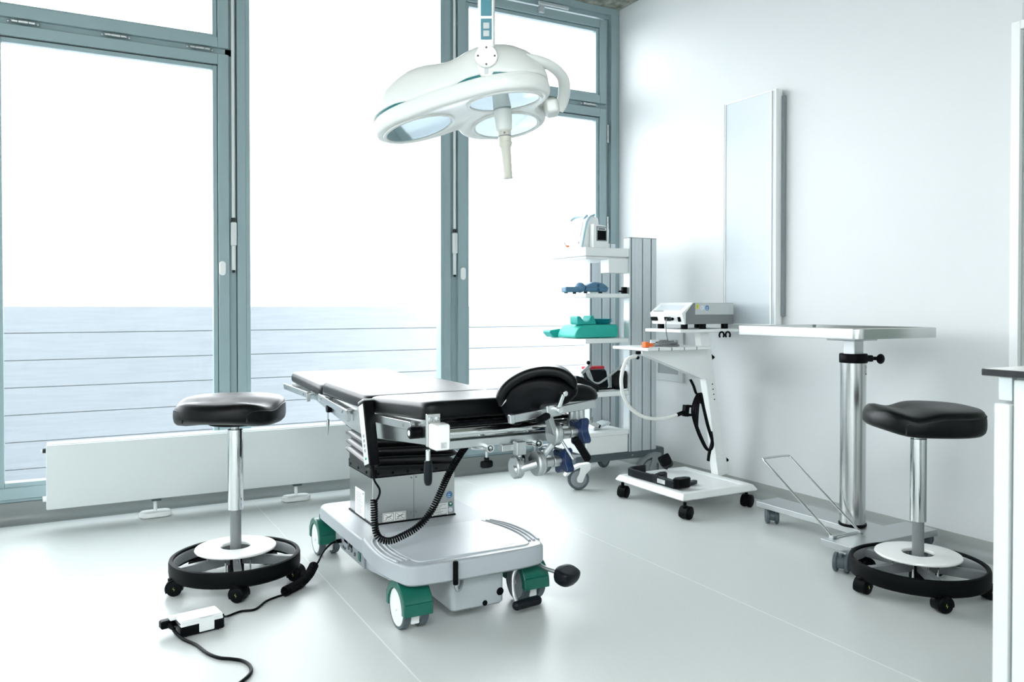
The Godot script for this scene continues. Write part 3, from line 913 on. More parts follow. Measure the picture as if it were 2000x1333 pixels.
func bed_castor(t: Node, cx: float, cz: float, dark := false) -> void:
	var r := 0.07
	var f := V(0, 0, 1)
	var c := V(cx, r, cz)
	var g := G.new().at(c, Basis(f, V(1, 0, 0), V(0, 1, 0)))
	var a0 := -0.10; var a1 := 2.75
	g.lathe([Vector2(0.0745, -0.047), Vector2(0.083, -0.047), Vector2(0.086, -0.043), Vector2(0.086, 0.043), Vector2(0.083, 0.047), Vector2(0.0745, 0.047), Vector2(0.0745, -0.047)], 28, 35, a0, a1)
	for s: float in [-1.0, 1.0]:
		g.lathe([Vector2(0.062, s * 0.048), Vector2(0.063, s * 0.0505), Vector2(0.083, s * 0.0505), Vector2(0.086, s * 0.047), Vector2(0.086, s * 0.042), Vector2(0.062, s * 0.042), Vector2(0.062, s * 0.048)], 28, 35, a0, a1)
	g.at(Vector3.ZERO)
	g.bx(V(cx - 0.0495, 0.062, cz + 0.073), V(cx + 0.0495, 0.10, cz + 0.0855), 0.004)
	g.bx(V(cx - 0.0495, 0.06, cz - 0.085), V(cx - 0.0435, 0.105, cz - 0.064), 0.002)
	g.bx(V(cx + 0.0435, 0.06, cz - 0.085), V(cx + 0.0495, 0.105, cz - 0.064), 0.002)
	g.rod(V(cx, 0.14, cz), V(cx, 0.17, cz), 0.028, 20, 0.003)
	var b := part(t, "castor", g, M.teal)
	for s: float in [-1.0, 1.0]:
		var o := V(cx + s * 0.031, r, cz)
		part(b, "tyre", G.new().turn(o - V(0.0135, 0, 0), o + V(0.0135, 0, 0), [Vector2(0.055, 0.0005), Vector2(0.067, 0.0), Vector2(0.07, 0.003), Vector2(0.07, 0.024), Vector2(0.067, 0.027), Vector2(0.055, 0.0265)], 36), M.tyre)
		part(b, "wheel_disc", G.new().turn(o - V(0.0142, 0, 0), o + V(0.0142, 0, 0), [Vector2(0, -0.001), Vector2(0.054, 0.0), Vector2(0.0635, 0.0015), Vector2(0.0635, 0.0265), Vector2(0.054, 0.0284), Vector2(0, 0.0294)], 36), M.greyplastic if dark else M.white)  # grey disc: shade on this wheel put into its colour
		part(b, "hub_cap", G.new().turn(o + V(s * 0.010, 0, 0), o + V(s * 0.019, 0, 0), [Vector2(0, 0.009), Vector2(0.010, 0.009), Vector2(0.012, 0.007), Vector2(0.012, 0.0)], 16), M.white)
	part(b, "brake_block", G.new().box(V(cx, 0.052, cz + 0.028), V(0.031, 0.055, 0.055), 0.003), M.white)

func sheet(pts: Array, x0: float, x1: float, bev := 0.0015) -> G:
	return G.new().at(Vector3.ZERO, B_SIDE).poly(PackedVector2Array(pts), x0, x1, bev, 20)

func pad(c: Vector3, w: float, l: float, th: float, tilt: float, cut := 0.0) -> G:
	# cushion with rounded rim; c = centre of the top face, tilt about x
	var g := G.new().at(c, Basis(V(1, 0, 0), tilt) * B_PLAN)
	var loops := []
	for e in [[-th, 0.012], [-th + 0.004, 0.004], [-th + 0.012, 0.0], [-0.02, 0.0], [-0.011, 0.003], [-0.004, 0.009], [-0.001, 0.018], [0.0, 0.03], [0.001, 0.09]]:
		var L := PackedVector3Array()
		var q := soft([Vector2(-w * 0.5 + e[1], -l * 0.5 + e[1]), Vector2(w * 0.5 - e[1], -l * 0.5 + e[1]), Vector2(w * 0.5 - e[1], l * 0.5 - e[1]), Vector2(-w * 0.5 + e[1], l * 0.5 - e[1])], 0.045, 6)
		for p in q: L.append(V(p.x, p.y, e[0]))
		loops.append(L)
	return g.loft(loops)

func table_prints() -> Dictionary:
	var o := {}
	var im := page(96, 128, Color("f3f5f6"))
	lines(im, Rect2i(14, 14, 68, 104), 13, 2, Color("5d666c"), 3)
	disc(im, Vector2(84, 12), 4, Color("2a3036"))
	o.sheet = print_mat(im)
	im = page(128, 64, Color("e9e9e4"))
	for k in 2:
		var x := 4 + 64 * k
		for e in [[x, 4, 56, 2], [x, 58, 56, 2], [x, 4, 2, 56], [x + 54, 4, 2, 56]]: im.fill_rect(Rect2i(e[0], e[1], e[2], e[3]), Color("30353a"))
		stroke(im, Vector2(x + 6, 10), Vector2(x + 50, 54), 2, Color("30353a"))
		stroke(im, Vector2(x + 50, 10), Vector2(x + 6, 54), 2, Color("30353a"))
		stroke(im, Vector2(x + 12, 36), Vector2(x + 46, 26), 4, Color("5a5f64"))
		lines(im, Rect2i(x + 10, 44, 36, 8), 1, 3, Color("5a5f64"), 5 + k)
	o.warn = print_mat(im)
	im = page(128, 96, Color("e8ebe6"))
	lines(im, Rect2i(8, 6, 110, 76), 8, 3, Color("444a50"), 9)
	im.fill_rect(Rect2i(8, 84, 112, 7), Color("3a4046"))
	o.plate = print_mat(im)
	im = page(64, 64, Color("dfe6ea"))
	disc(im, Vector2(32, 32), 31, Color("1d5c9a")); disc(im, Vector2(32, 32), 24, Color("e4edf3")); disc(im, Vector2(32, 32), 22, Color("3273ab"))
	stroke(im, Vector2(20, 34), Vector2(44, 30), 5, Color("cfe0ee")); stroke(im, Vector2(30, 18), Vector2(34, 46), 4, Color("cfe0ee"))
	im.fill_rect(Rect2i(14, 48, 36, 4), Color("e4edf3"))
	o.round_blue = print_mat(im)
	im = page(48, 48, Color("0f6a58"))
	for i in 22: im.fill_rect(Rect2i(24 - int((22 - i) * 0.7), 12 + i, int((22 - i) * 1.4), 1), Color("eef3f0"))
	o.round_green = print_mat(im)
	im = page(48, 48, Color("eef1f2"))
	disc(im, Vector2(24, 24), 21, Color("7d8fae")); disc(im, Vector2(24, 24), 18, Color("f0f3f4"))
	stroke(im, Vector2(14, 22), Vector2(34, 20), 3, Color("4a5f8a")); stroke(im, Vector2(16, 30), Vector2(30, 32), 3, Color("4a5f8a"))
	o.round_white = print_mat(im)
	im = page(40, 320, Color("e6eaec"))
	lines(im, Rect2i(6, 10, 12, 120), 22, 1, Color("7a848b"), 4)
	lines(im, Rect2i(22, 10, 12, 120), 22, 1, Color("7a848b"), 6)
	for k in 4:
		disc(im, Vector2(20, 168 + 26 * k), 8, Color("48525a")); disc(im, Vector2(20, 168 + 26 * k), 5, Color("e6eaec")); im.fill_rect(Rect2i(18, 164 + 26 * k, 4, 8), Color("48525a"))
		im.fill_rect(Rect2i(6, 180 + 26 * k, 28, 1), Color("9aa4aa"))
	im.fill_rect(Rect2i(12, 284, 16, 12), Color("1f9c6a"))
	o.keys = print_mat(im)
	im = page(48, 48, Color("c9cccb"))
	lines(im, Rect2i(6, 6, 36, 36), 6, 3, Color("8d9192"), 12)
	o.tag = print_mat(im)
	return o

func stick(t: Node, called: String, c: Vector3, r: Vector3, up: Vector3, w: float, h: float, m: Material) -> void:
	part(t, called, G.new().card(c, r, up, w, h, 0.0012), m)

func round_stick(t: Node, called: String, c: Vector3, rad: float, m: Material) -> void:
	# round sticker on a face that looks along +z
	var g := G.new()
	var k := 28
	for i in k:
		var a := TAU * i / k; var b := TAU * (i + 1) / k
		var p := V(cos(a), sin(a), 0) * rad; var q := V(cos(b), sin(b), 0) * rad; var z := V(0, 0, 0.0012)
		g.tri(c + z, c + p + z, c + q + z, V(0, 0, 1), V(0, 0, 1), V(0, 0, 1), Vector2(0.5, 0.5), Vector2(0.5 + cos(a) * 0.5, 0.5 - sin(a) * 0.5), Vector2(0.5 + cos(b) * 0.5, 0.5 - sin(b) * 0.5))
		g.quad(c + p, c + q, c + q + z, c + p + z, p.normalized(), q.normalized(), q.normalized(), p.normalized())
	part(t, called, g, m)

func operating_table() -> void:
	var P := table_prints()
	var t := thing("operating_table", "low operating table with black pads, steel column and green-covered castors", "operating table", V(1.175, 0, -2.95))
	# ---- base
	var g := G.new().at(V(0, 0, 0), B_PLAN)
	g.poly(soft([Vector2(0.905, -3.375), Vector2(1.462, -3.375), Vector2(1.462, -2.76), Vector2(0.905, -2.76)], 0.06, 6), 0.158, 0.2165, 0.009)
	part(t, "rear_cover", g, M.plate)
	var ol := [Vector2(0.932, -2.400), Vector2(1.0, -2.388), Vector2(1.186, -2.380), Vector2(1.372, -2.386), Vector2(1.440, -2.400), Vector2(1.468, -2.48), Vector2(1.478, -2.56), Vector2(1.476, -2.65), Vector2(1.464, -2.74), Vector2(1.444, -2.81), Vector2(0.912, -2.81), Vector2(0.902, -2.74), Vector2(0.895, -2.65), Vector2(0.895, -2.56), Vector2(0.908, -2.48)]
	g = G.new().at(V(0, 0, 0), B_PLAN).poly(soft(ol, 0.035, 5), 0.152, 0.2225, 0.011)
	var fc := part(t, "front_cover", g, M.plate)
	var tp := [Vector2(0.975, -2.42), Vector2(1.398, -2.42), Vector2(1.415, -2.52), Vector2(1.416, -2.62), Vector2(1.400, -2.72), Vector2(1.376, -2.79), Vector2(0.985, -2.79), Vector2(0.965, -2.72), Vector2(0.952, -2.62), Vector2(0.955, -2.52)]
	g = G.new().at(V(0, 0, 0), B_PLAN).poly(soft(tp, 0.03, 5), 0.218, 0.2265, 0.003)
	part(fc, "tread_plate", g, M.plate_hi)
	for s: float in [-1.0, 1.0]:
		for k in 3:
			var d := 0.243 + 0.018 * k
			var c0 := 1.186
			var pts := [V(c0 + s * (d - 0.045), 0.2225, -2.775), V(c0 + s * (d - 0.012), 0.2225, -2.70), V(c0 + s * (d), 0.2225, -2.62), V(c0 + s * d, 0.2225, -2.54), V(c0 + s * (d - 0.014), 0.2225, -2.46)]
			part(fc, "ridge", G.new().tube(curve(pts, 8), 0.0055, 8), M.plate)
	g = G.new().at(V(0, 0.2266, 0), B_PLAN).poly(soft([Vector2(1.27, -2.435), Vector2(1.35, -2.45), Vector2(1.385, -2.50), Vector2(1.39, -2.56), Vector2(1.36, -2.56), Vector2(1.345, -2.51), Vector2(1.31, -2.475)], 0.012), 0.0, 0.0008, 0.0002)
	part(fc, "decal", g, M.white)
	# chassis, housing and side panel with its sockets
	g = sheet([Vector2(-3.30, 0.16), Vector2(-3.30, 0.075), Vector2(-3.20, 0.060), Vector2(-2.86, 0.072), Vector2(-2.575, 0.108), Vector2(-2.575, 0.16)], 0.962, 1.405, 0.003)
	part(t, "chassis", g, M.skirt)
	g = G.new().at(V(0, 0, 0), B_PLAN).poly(rrect(0.2, 0.34, 0.018, 5, Vector2(1.198, -2.60)), 0.032, 0.165, 0.010)
	var ho := part(t, "drive_housing", g, M.skirt)
	g = G.new().rod(V(1.281, 0.076, -2.4315), V(1.281, 0.076, -2.4275), 0.0135, 18)
	g.rod(V(1.223, 0.046, -2.4315), V(1.223, 0.046, -2.4275), 0.0095, 18)
	part(ho, "plug", g, M.rubber)
	var sp := part(t, "socket_panel", G.new().bx(V(0.954, 0.068, -3.20), V(0.964, 0.152, -2.90), 0.002), M.greyplastic)
	for e in [[-3.16, 0.085, 0.006], [-3.135, 0.085, 0.005], [-3.09, 0.10, 0.009], [-3.05, 0.10, 0.009], [-3.01, 0.095, 0.008]]:
		part(sp, "socket", G.new().rod(V(0.955, e[1], e[0]), V(0.950, e[1], e[0]), e[2], 14), M.alu_dark)
	part(sp, "power_inlet", G.new().bx(V(0.950, 0.108, -3.08), V(0.956, 0.142, -3.045), 0.001), M.rubber)
	part(sp, "switch", G.new().bx(V(0.950, 0.085, -2.965), V(0.956, 0.118, -2.94), 0.001), M.teal)
	part(sp, "print", G.new().card(V(0.9538, 0.124, -3.13), V(0, 0, 1), V(0, 1, 0), 0.05, 0.03, 0.0), P.tag)
	bed_castor(t, 0.968, -2.478); bed_castor(t, 0.945, -3.385)
	bed_castor(t, 1.428, -2.512, true); bed_castor(t, 1.425, -3.385)  # front right castor gets its shade as a grey wheel disc
	# hook in front, pedals at the right corner
	g = G.new().tube(curve([V(1.088, 0.155, -2.371), V(1.089, 0.142, -2.371), V(1.094, 0.130, -2.372), V(1.104, 0.128, -2.378), V(1.122, 0.138, -2.40), V(1.138, 0.155, -2.43)], 6), 0.0062, 12)
	var hk := part(t, "hook", g, M.satin)
	part(hk, "hook_sleeve", G.new().rod(V(1.087, 0.226, -2.371), V(1.087, 0.148, -2.371), 0.0088, 16, 0.003), M.rubber)
	g = G.new().tube(curve([V(1.425, 0.165, -2.50), V(1.433, 0.155, -2.46), V(1.445, 0.138, -2.42), V(1.462, 0.132, -2.385), V(1.478, 0.128, -2.36)], 6), 0.0075, 12)
	var pa := part(t, "pedal_arm", g, M.satin)
	g = G.new().at(V(1.482, 0.130, -2.322), Basis(V(0, 1, 0), 0.35) * Basis(V(0, 0, 1), -0.12) * Basis(V(1, 0, 0), 0.30))
	var loops := []
	for e in [[-0.026, 0.62], [-0.024, 0.78], [-0.012, 0.93], [0.0, 1.0], [0.012, 0.99], [0.02, 0.93], [0.023, 0.82], [0.0245, 0.5]]:
		var L := PackedVector3Array()
		for i in 40:
			var a := TAU * i / 40
			var q: float = pow(pow(absf(cos(a)), 3.0) + pow(absf(sin(a)), 3.0), -1.0 / 3.0)
			L.append(V(cos(a) * q * 0.046 * e[1], e[0] + 0.004 * cos(a), sin(a) * q * 0.036 * e[1]))
		loops.append(L)
	g.loft(loops)
	part(pa, "pedal_pad", g, M.grip)
	g = G.new().tube(curve([V(1.345, 0.15, -2.43), V(1.330, 0.12, -2.425), V(1.318, 0.075, -2.40), V(1.325, 0.045, -2.39), V(1.345, 0.036, -2.385)], 6), 0.0055, 12, false, 1.6)
	pa = part(t, "pedal_arm", g, M.satin)
	g = G.new().tube(curve([V(1.322, 0.034, -2.385), V(1.355, 0.036, -2.385), V(1.40, 0.040, -2.382)], 6), 0.0165, 16, false, 1.0)
	g.ball(V(1.322, 0.034, -2.385), V(0.0165, 0.0165, 0.0165), 16, 10)
	g.ball(V(1.40, 0.040, -2.382), V(0.0165, 0.0165, 0.0165), 16, 10)
	part(pa, "pedal_pad", g, M.grip)
	# ---- column
	var col := part(t, "column_cover", G.new().bx(V(1.0, 0.2165, -3.225), V(1.343, 0.409, -2.938), 0.003), M.steel)
	part(col, "joint_line", G.new().bx(V(1.1675, 0.222, -2.9385), V(1.1685, 0.40, -2.9374), 0.0), M.alu_dark)
	for x in [1.158, 1.178]:
		for y in [0.385, 0.248]:
			part(col, "screw", G.new().rod(V(x, y, -2.9385), V(x, y, -2.936), 0.0035, 12), M.greymetal)
	part(col, "base_gasket", G.new().bx(V(0.996, 0.2155, -3.229), V(1.347, 0.2215, -2.934), 0.001), M.rubber)
	stick(col, "sticker", V(1.088, 0.241, -2.938), V(1, 0, 0), V(0, 1, 0), 0.094, 0.034, P.warn)
	stick(col, "sticker", V(1.278, 0.243, -2.938), V(1, 0, 0), V(0, 1, 0), 0.07, 0.052, P.plate)
	round_stick(col, "sticker", V(1.318, 0.300, -2.938), 0.0145, P.round_blue)
	round_stick(col, "sticker", V(1.325, 0.262, -2.938), 0.0095, P.round_green)
	round_stick(col, "sticker", V(1.325, 0.239, -2.938), 0.0095, P.round_white)
	stick(col, "sticker", V(1.0, 0.274, -3.09), V(0, 0, 1), V(0, 1, 0), 0.115, 0.105, P.sheet)
	# bellows
	var prof := [[0.402, 0.004]]
	for k in 6:
		var y := 0.432 + 0.035 * k
		prof.append([y, -0.008 if k > 0 else 0.004]); prof.append([y + 0.014, 0.016]); prof.append([y + 0.0195, 0.016])
	prof.append([0.645, -0.01])
	loops = []
	for e in prof:
		var L := PackedVector3Array()
		var q := rrect(0.348 + 2 * e[1], 0.292 + 2 * e[1], 0.03, 6)
		for p in q: L.append(V(1.1715 + p.x, e[0] + (0.010 * (-p.x / 0.17) + 0.012 * (-p.y / 0.14)) * (1.0 if e[0] > 0.43 and e[0] < 0.63 else 0.0) * (1.0 - (e[0] - 0.43) * 3.0), -3.0815 + p.y))
		loops.append(L)
	var be := part(t, "bellows", G.new().loft(loops), M.bellows)
	loops = []
	for e in [[0.396, 0.003], [0.397, 0.0055], [0.428, 0.0055], [0.43, 0.003]]:
		var L := PackedVector3Array()
		for p in rrect(0.343 + 2 * e[1], 0.287 + 2 * e[1], 0.012, 4): L.append(V(1.1715 + p.x, e[0], -3.0815 + p.y))
		loops.append(L)
	part(be, "hem", G.new().loft(loops), M.plastic)
	for i in 6:
		part(be, "hem_stud", G.new().rod(V(1.02 + 0.06 * i, 0.412, -2.934), V(1.02 + 0.06 * i, 0.412, -2.929), 0.006, 12), M.plastic)
	for i in 3:
		part(be, "hem_stud", G.new().rod(V(0.996, 0.412, -3.19 + 0.1 * i), V(0.991, 0.412, -3.19 + 0.1 * i), 0.006, 12), M.plastic)
	part(t, "head_plate", G.new().bx(V(1.0, 0.635, -3.22), V(1.343, 0.655, -2.94), 0.003), M.steel)
	# ---- top frame
	for x in [0.930, 1.388]:
		var sf := part(t, "seat_frame", sheet([Vector2(-2.225, 0.722), Vector2(-2.225, 0.637), Vector2(-2.79, 0.581), Vector2(-2.79, 0.690)], x, x + 0.014), M.steel)
		sf.name = "seat_frame" if x < 1.0 else "seat_frame_001"
		part(t, "back_frame", sheet([Vector2(-2.80, 0.690), Vector2(-2.80, 0.580), Vector2(-2.97, 0.587), Vector2(-3.05, 0.594), Vector2(-3.36, 0.628), Vector2(-3.46, 0.640), Vector2(-3.46, 0.700), Vector2(-3.38, 0.700)], x, x + 0.014), M.steel)
		part(t, "head_frame", sheet([Vector2(-3.43, 0.702), Vector2(-3.43, 0.645), Vector2(-3.60, 0.643), Vector2(-3.86, 0.652), Vector2(-3.90, 0.66), Vector2(-3.90, 0.682)], x - 0.004, x + 0.006), M.steel)
	part(t, "cross_tie", G.new().bx(V(0.94, 0.60, -2.80), V(1.395, 0.69, -2.77), 0.003), M.steel)
	part(t, "cross_tie", G.new().bx(V(0.94, 0.655, -2.25), V(1.395, 0.70, -2.22), 0.003), M.satin)
	part(t, "cross_tie", G.new().bx(V(0.94, 0.645, -3.88), V(1.395, 0.675, -3.86), 0.003), M.steel)
	part(t, "under_plate", G.new().at(V(1.165, 0.705, -2.49), Basis(V(1, 0, 0), -0.064)).box(Vector3.ZERO, V(0.47, 0.008, 0.54), 0.002), M.plastic)
	part(t, "under_plate", G.new().bx(V(0.93, 0.678, -3.38), V(1.40, 0.686, -2.80), 0.002), M.plastic)
	part(t, "under_plate", G.new().at(V(1.165, 0.688, -3.65), Basis(V(1, 0, 0), 0.035)).box(Vector3.ZERO, V(0.46, 0.008, 0.48), 0.002), M.plastic)
	part(t, "linkage", G.new().bx(V(1.06, 0.66, -2.50), V(1.30, 0.70, -2.30), 0.01), M.plastic)
	# accessory rails with their stand-offs
	for s: float in [-1.0, 1.0]:
		var xo := 0.912 if s < 0 else 1.420
		var xi := 0.932 if s < 0 else 1.400
		for e in [[V(xo, 0.661, -2.79), V(xo, 0.684, -2.315)], [V(xo - s * 0.0, 0.672, -3.36), V(xo, 0.646, -2.97)], [V(xo + s * 0.014, 0.668, -3.93), V(xo + s * 0.014, 0.667, -3.50)]]:
			var a: Vector3 = e[0]; var b: Vector3 = e[1]
			var rl := part(t, "side_rail", G.new().bar(a, b, 0.009, 0.027, 0.002), M.steel)
			for k in [0.12, 0.88]:
				var p: Vector3 = a.lerp(b, k)
				part(rl, "spacer", G.new().rod(p, V(xi, p.y, p.z), 0.009, 14), M.satin)
				part(rl, "screw", G.new().rod(p, p + V(s * 0.0065, 0, 0), 0.006, 12), M.greymetal)
			part(rl, "end_stop", G.new().box(b + V(-s * 0.004, -0.012, 0.0), V(0.016, 0.034, 0.01), 0.002), M.satin)
	# pads
	part(t, "seat_pad", pad(V(1.165, 0.7535, -2.472), 0.505, 0.535, 0.058, -0.066), M.leather)
	part(t, "back_pad", pad(V(1.165, 0.7385, -3.045), 0.505, 0.595, 0.054, 0.011), M.leather)
	part(t, "head_pad", pad(V(1.165, 0.7295, -3.64), 0.49, 0.555, 0.05, 0.040), M.leather)
	# release pin and lock knobs
	g = G.new()
	g.rod(V(0.915, 0.632, -3.26), V(0.93, 0.632, -3.26), 0.016, 16)
	var kn := part(t, "lock_knob", g, M.plastic)
	g = G.new().rod(V(0.914, 0.62, -3.24), V(0.914, 0.588, -3.24), 0.003, 10)
	g.rod(V(0.914, 0.592, -3.24), V(0.914, 0.565, -3.24), 0.007, 12)
	g.rod(V(0.914, 0.567, -3.24), V(0.914, 0.528, -3.24), 0.004, 10, 0.0005, 0.0015)
	part(kn, "release_pin", g, M.satin)
	g = G.new().rod(V(0.93, 0.668, -2.285), V(0.893, 0.668, -2.285), 0.0185, 20, 0.003)
	kn = part(t, "lock_knob", g, M.plastic)
	part(kn, "knob_cap", G.new().rod(V(0.894, 0.668, -2.285), V(0.8915, 0.668, -2.285), 0.009, 16), M.white)
	stick(t, "sticker", V(0.9298, 0.668, -2.345), V(0, 0, 1), V(0, 1, 0), 0.03, 0.042, P.tag)
	# ---- foot end: bracket, block, round tube and flat bar
	var br := part(t, "corner_bracket", G.new().bx(V(0.915, 0.635, -2.212), V(0.962, 0.735, -2.20), 0.004), M.steel)
	for x in [0.928, 0.950]:
		part(br, "screw", G.new().turn(V(x, 0.717, -2.203), V(x, 0.717, -2.196), [Vector2(0, 0.006), Vector2(0.0035, 0.006), Vector2(0.0045, 0.007), Vector2(0.0075, 0.006), Vector2(0.0075, 0)], 18), M.satin)
	var bl := part(t, "end_block", G.new().bx(V(0.920, 0.632, -2.20), V(0.968, 0.708, -2.145), 0.005), M.white_gloss)
	stick(bl, "tag", V(0.946, 0.648, -2.145), V(1, 0, 0), V(0, 1, 0), 0.019, 0.018, P.tag)
	part(t, "end_block", G.new().bx(V(1.39, 0.632, -2.20), V(1.43, 0.708, -2.145), 0.005), M.white_gloss)
	part(t, "end_tube", G.new().rod(V(0.96, 0.675, -2.172), V(1.40, 0.675, -2.172), 0.0175, 28), M.chrome)
	part(t, "end_bar", G.new().bx(V(0.962, 0.631, -2.185), V(1.43, 0.656, -2.158), 0.002), M.satin)
	part(t, "end_strip", G.new().bx(V(0.962, 0.695, -2.195), V(1.40, 0.706, -2.17), 0.002), M.plastic)
	g = G.new()
	for e in [[1.385, 0.011], [1.402, 0.008], [1.418, 0.013]]: g.rod(V(e[0], 0.668, -2.14), V(e[0], 0.732, -2.14), e[1], 18)
	part(t, "pivot", g, M.satin)
	g = G.new().rod(V(0.905, 0.635, -2.165), V(0.905, 0.60, -2.165), 0.007, 14)
	var lv := part(t, "tilt_lever", g, M.chrome)
	part(lv, "lever_grip", G.new().turn(V(0.905, 0.604, -2.165), V(0.905, 0.53, -2.165), [Vector2(0, 0), Vector2(0.008, 0.0), Vector2(0.0105, 0.003), Vector2(0.0125, 0.03), Vector2(0.0125, 0.055), Vector2(0.011, 0.066), Vector2(0.007, 0.072), Vector2(0, 0.074)], 24), M.grip)
	for x in [1.093, 1.262]:
		g = G.new().turn(V(x, 0.628, -2.19), V(x, 0.628, -2.135), [Vector2(0.0092, 0.0), Vector2(0.0128, 0.0), Vector2(0.0128, 0.055), Vector2(0.0092, 0.055), Vector2(0.0085, 0.052), Vector2(0.0085, 0.01)], 24)
		g.rod(V(x - 0.03, 0.625, -2.20), V(x - 0.002, 0.626, -2.16), 0.009, 14)
		var cl := part(t, "socket_clamp", g, M.chrome)
		g = G.new().rod(V(x, 0.617, -2.16), V(x, 0.585, -2.16), 0.0042, 12)
		part(cl, "clamp_stem", g, M.satin)
		g = G.new().rod(V(x, 0.597, -2.16), V(x, 0.585, -2.16), 0.008, 14)
		g.at(V(x, 0.566, -2.16), B_PLAN).poly(soft([Vector2(-0.02, -0.006), Vector2(0.0, -0.014), Vector2(0.02, -0.006), Vector2(0.02, 0.006), Vector2(0.0, 0.014), Vector2(-0.02, 0.006)], 0.006), 0.0, 0.021, 0.004)
		part(cl, "clamp_knob", g, M.plastic)

# ---------------------------------------------------------------- hand control with its coiled lead
func hand_control() -> void:
	var P := table_prints()
	var t := thing("hand_control", "black hand control with a white key strip and coiled lead, hung on the table rail", "remote control", V(0.88, 0.50, -2.66))
	var a := V(0.893, 0.722, -2.692); var b := V(0.893, 0.505, -2.622)
	var d := (a - b).normalized()
	var B := Basis(V(1, 0, 0), d, V(1, 0, 0).cross(d))
	var g := G.new().at((a + b) * 0.5, B).box(Vector3.ZERO, V(0.038, 0.222, 0.058), 0.004)
	var bd := part(t, "body", g, M.plastic)
	part(bd, "top_cap", G.new().at(a, B).box(V(0, 0.0, 0), V(0.042, 0.008, 0.062), 0.003), M.satin)
	part(bd, "key_strip", G.new().card((a + b) * 0.5 - V(0.019, 0, 0), -B.z * -1.0, d, 0.046, 0.205, 0.0015), P.keys)
	part(bd, "hanger", G.new().box(a + V(0.014, -0.01, -0.03), V(0.018, 0.03, 0.03), 0.003), M.plastic)
	part(t, "strain_relief", G.new().rod(b + d * 0.004, b - d * 0.03, 0.0075, 14, 0.002, 0.0045), M.rubber)
	part(t, "cord", G.new().tube(curve([b - d * 0.02, b - d * 0.045 + V(0.002, 0, 0), V(0.905, 0.435, -2.585), V(0.896, 0.41, -2.575), V(0.880, 0.40, -2.57)], 8), 0.0036, 10), M.rubber)
	var sp := curve([V(0.880, 0.408, -2.57), V(0.880, 0.375, -2.568), V(0.881, 0.325, -2.565), V(0.890, 0.285, -2.555), V(0.925, 0.268, -2.55), V(0.975, 0.280, -2.548), V(1.025, 0.303, -2.545), V(1.068, 0.345, -2.54), V(1.098, 0.405, -2.53), V(1.122, 0.475, -2.51), V(1.145, 0.545, -2.47), V(1.155, 0.60, -2.42), V(1.16, 0.655, -2.40)], 10)
	part(t, "coiled_lead", G.new().tube(coil(sp, 0.0098, 0.0082, 12), 0.0030, 6), M.rubber)

# ---------------------------------------------------------------- leg support clamped at the foot end
func star_knob(c: Vector3, ax: Vector3, r: float, th: float) -> G:
	var pts := PackedVector2Array()
	for i in 60:
		var a := TAU * i / 60
		pts.append(Vector2(cos(a), sin(a)) * r * (0.60 + 0.40 * pow(0.5 + 0.5 * cos(4.0 * a), 1.6)))
	var x := ax.cross(V(0, 1, 0)).normalized()
	return G.new().at(c, Basis(x.rotated(ax, 0.6), ax.cross(x.rotated(ax, 0.6)), ax)).poly(pts, -th * 0.5, th * 0.5, 0.005, 60)

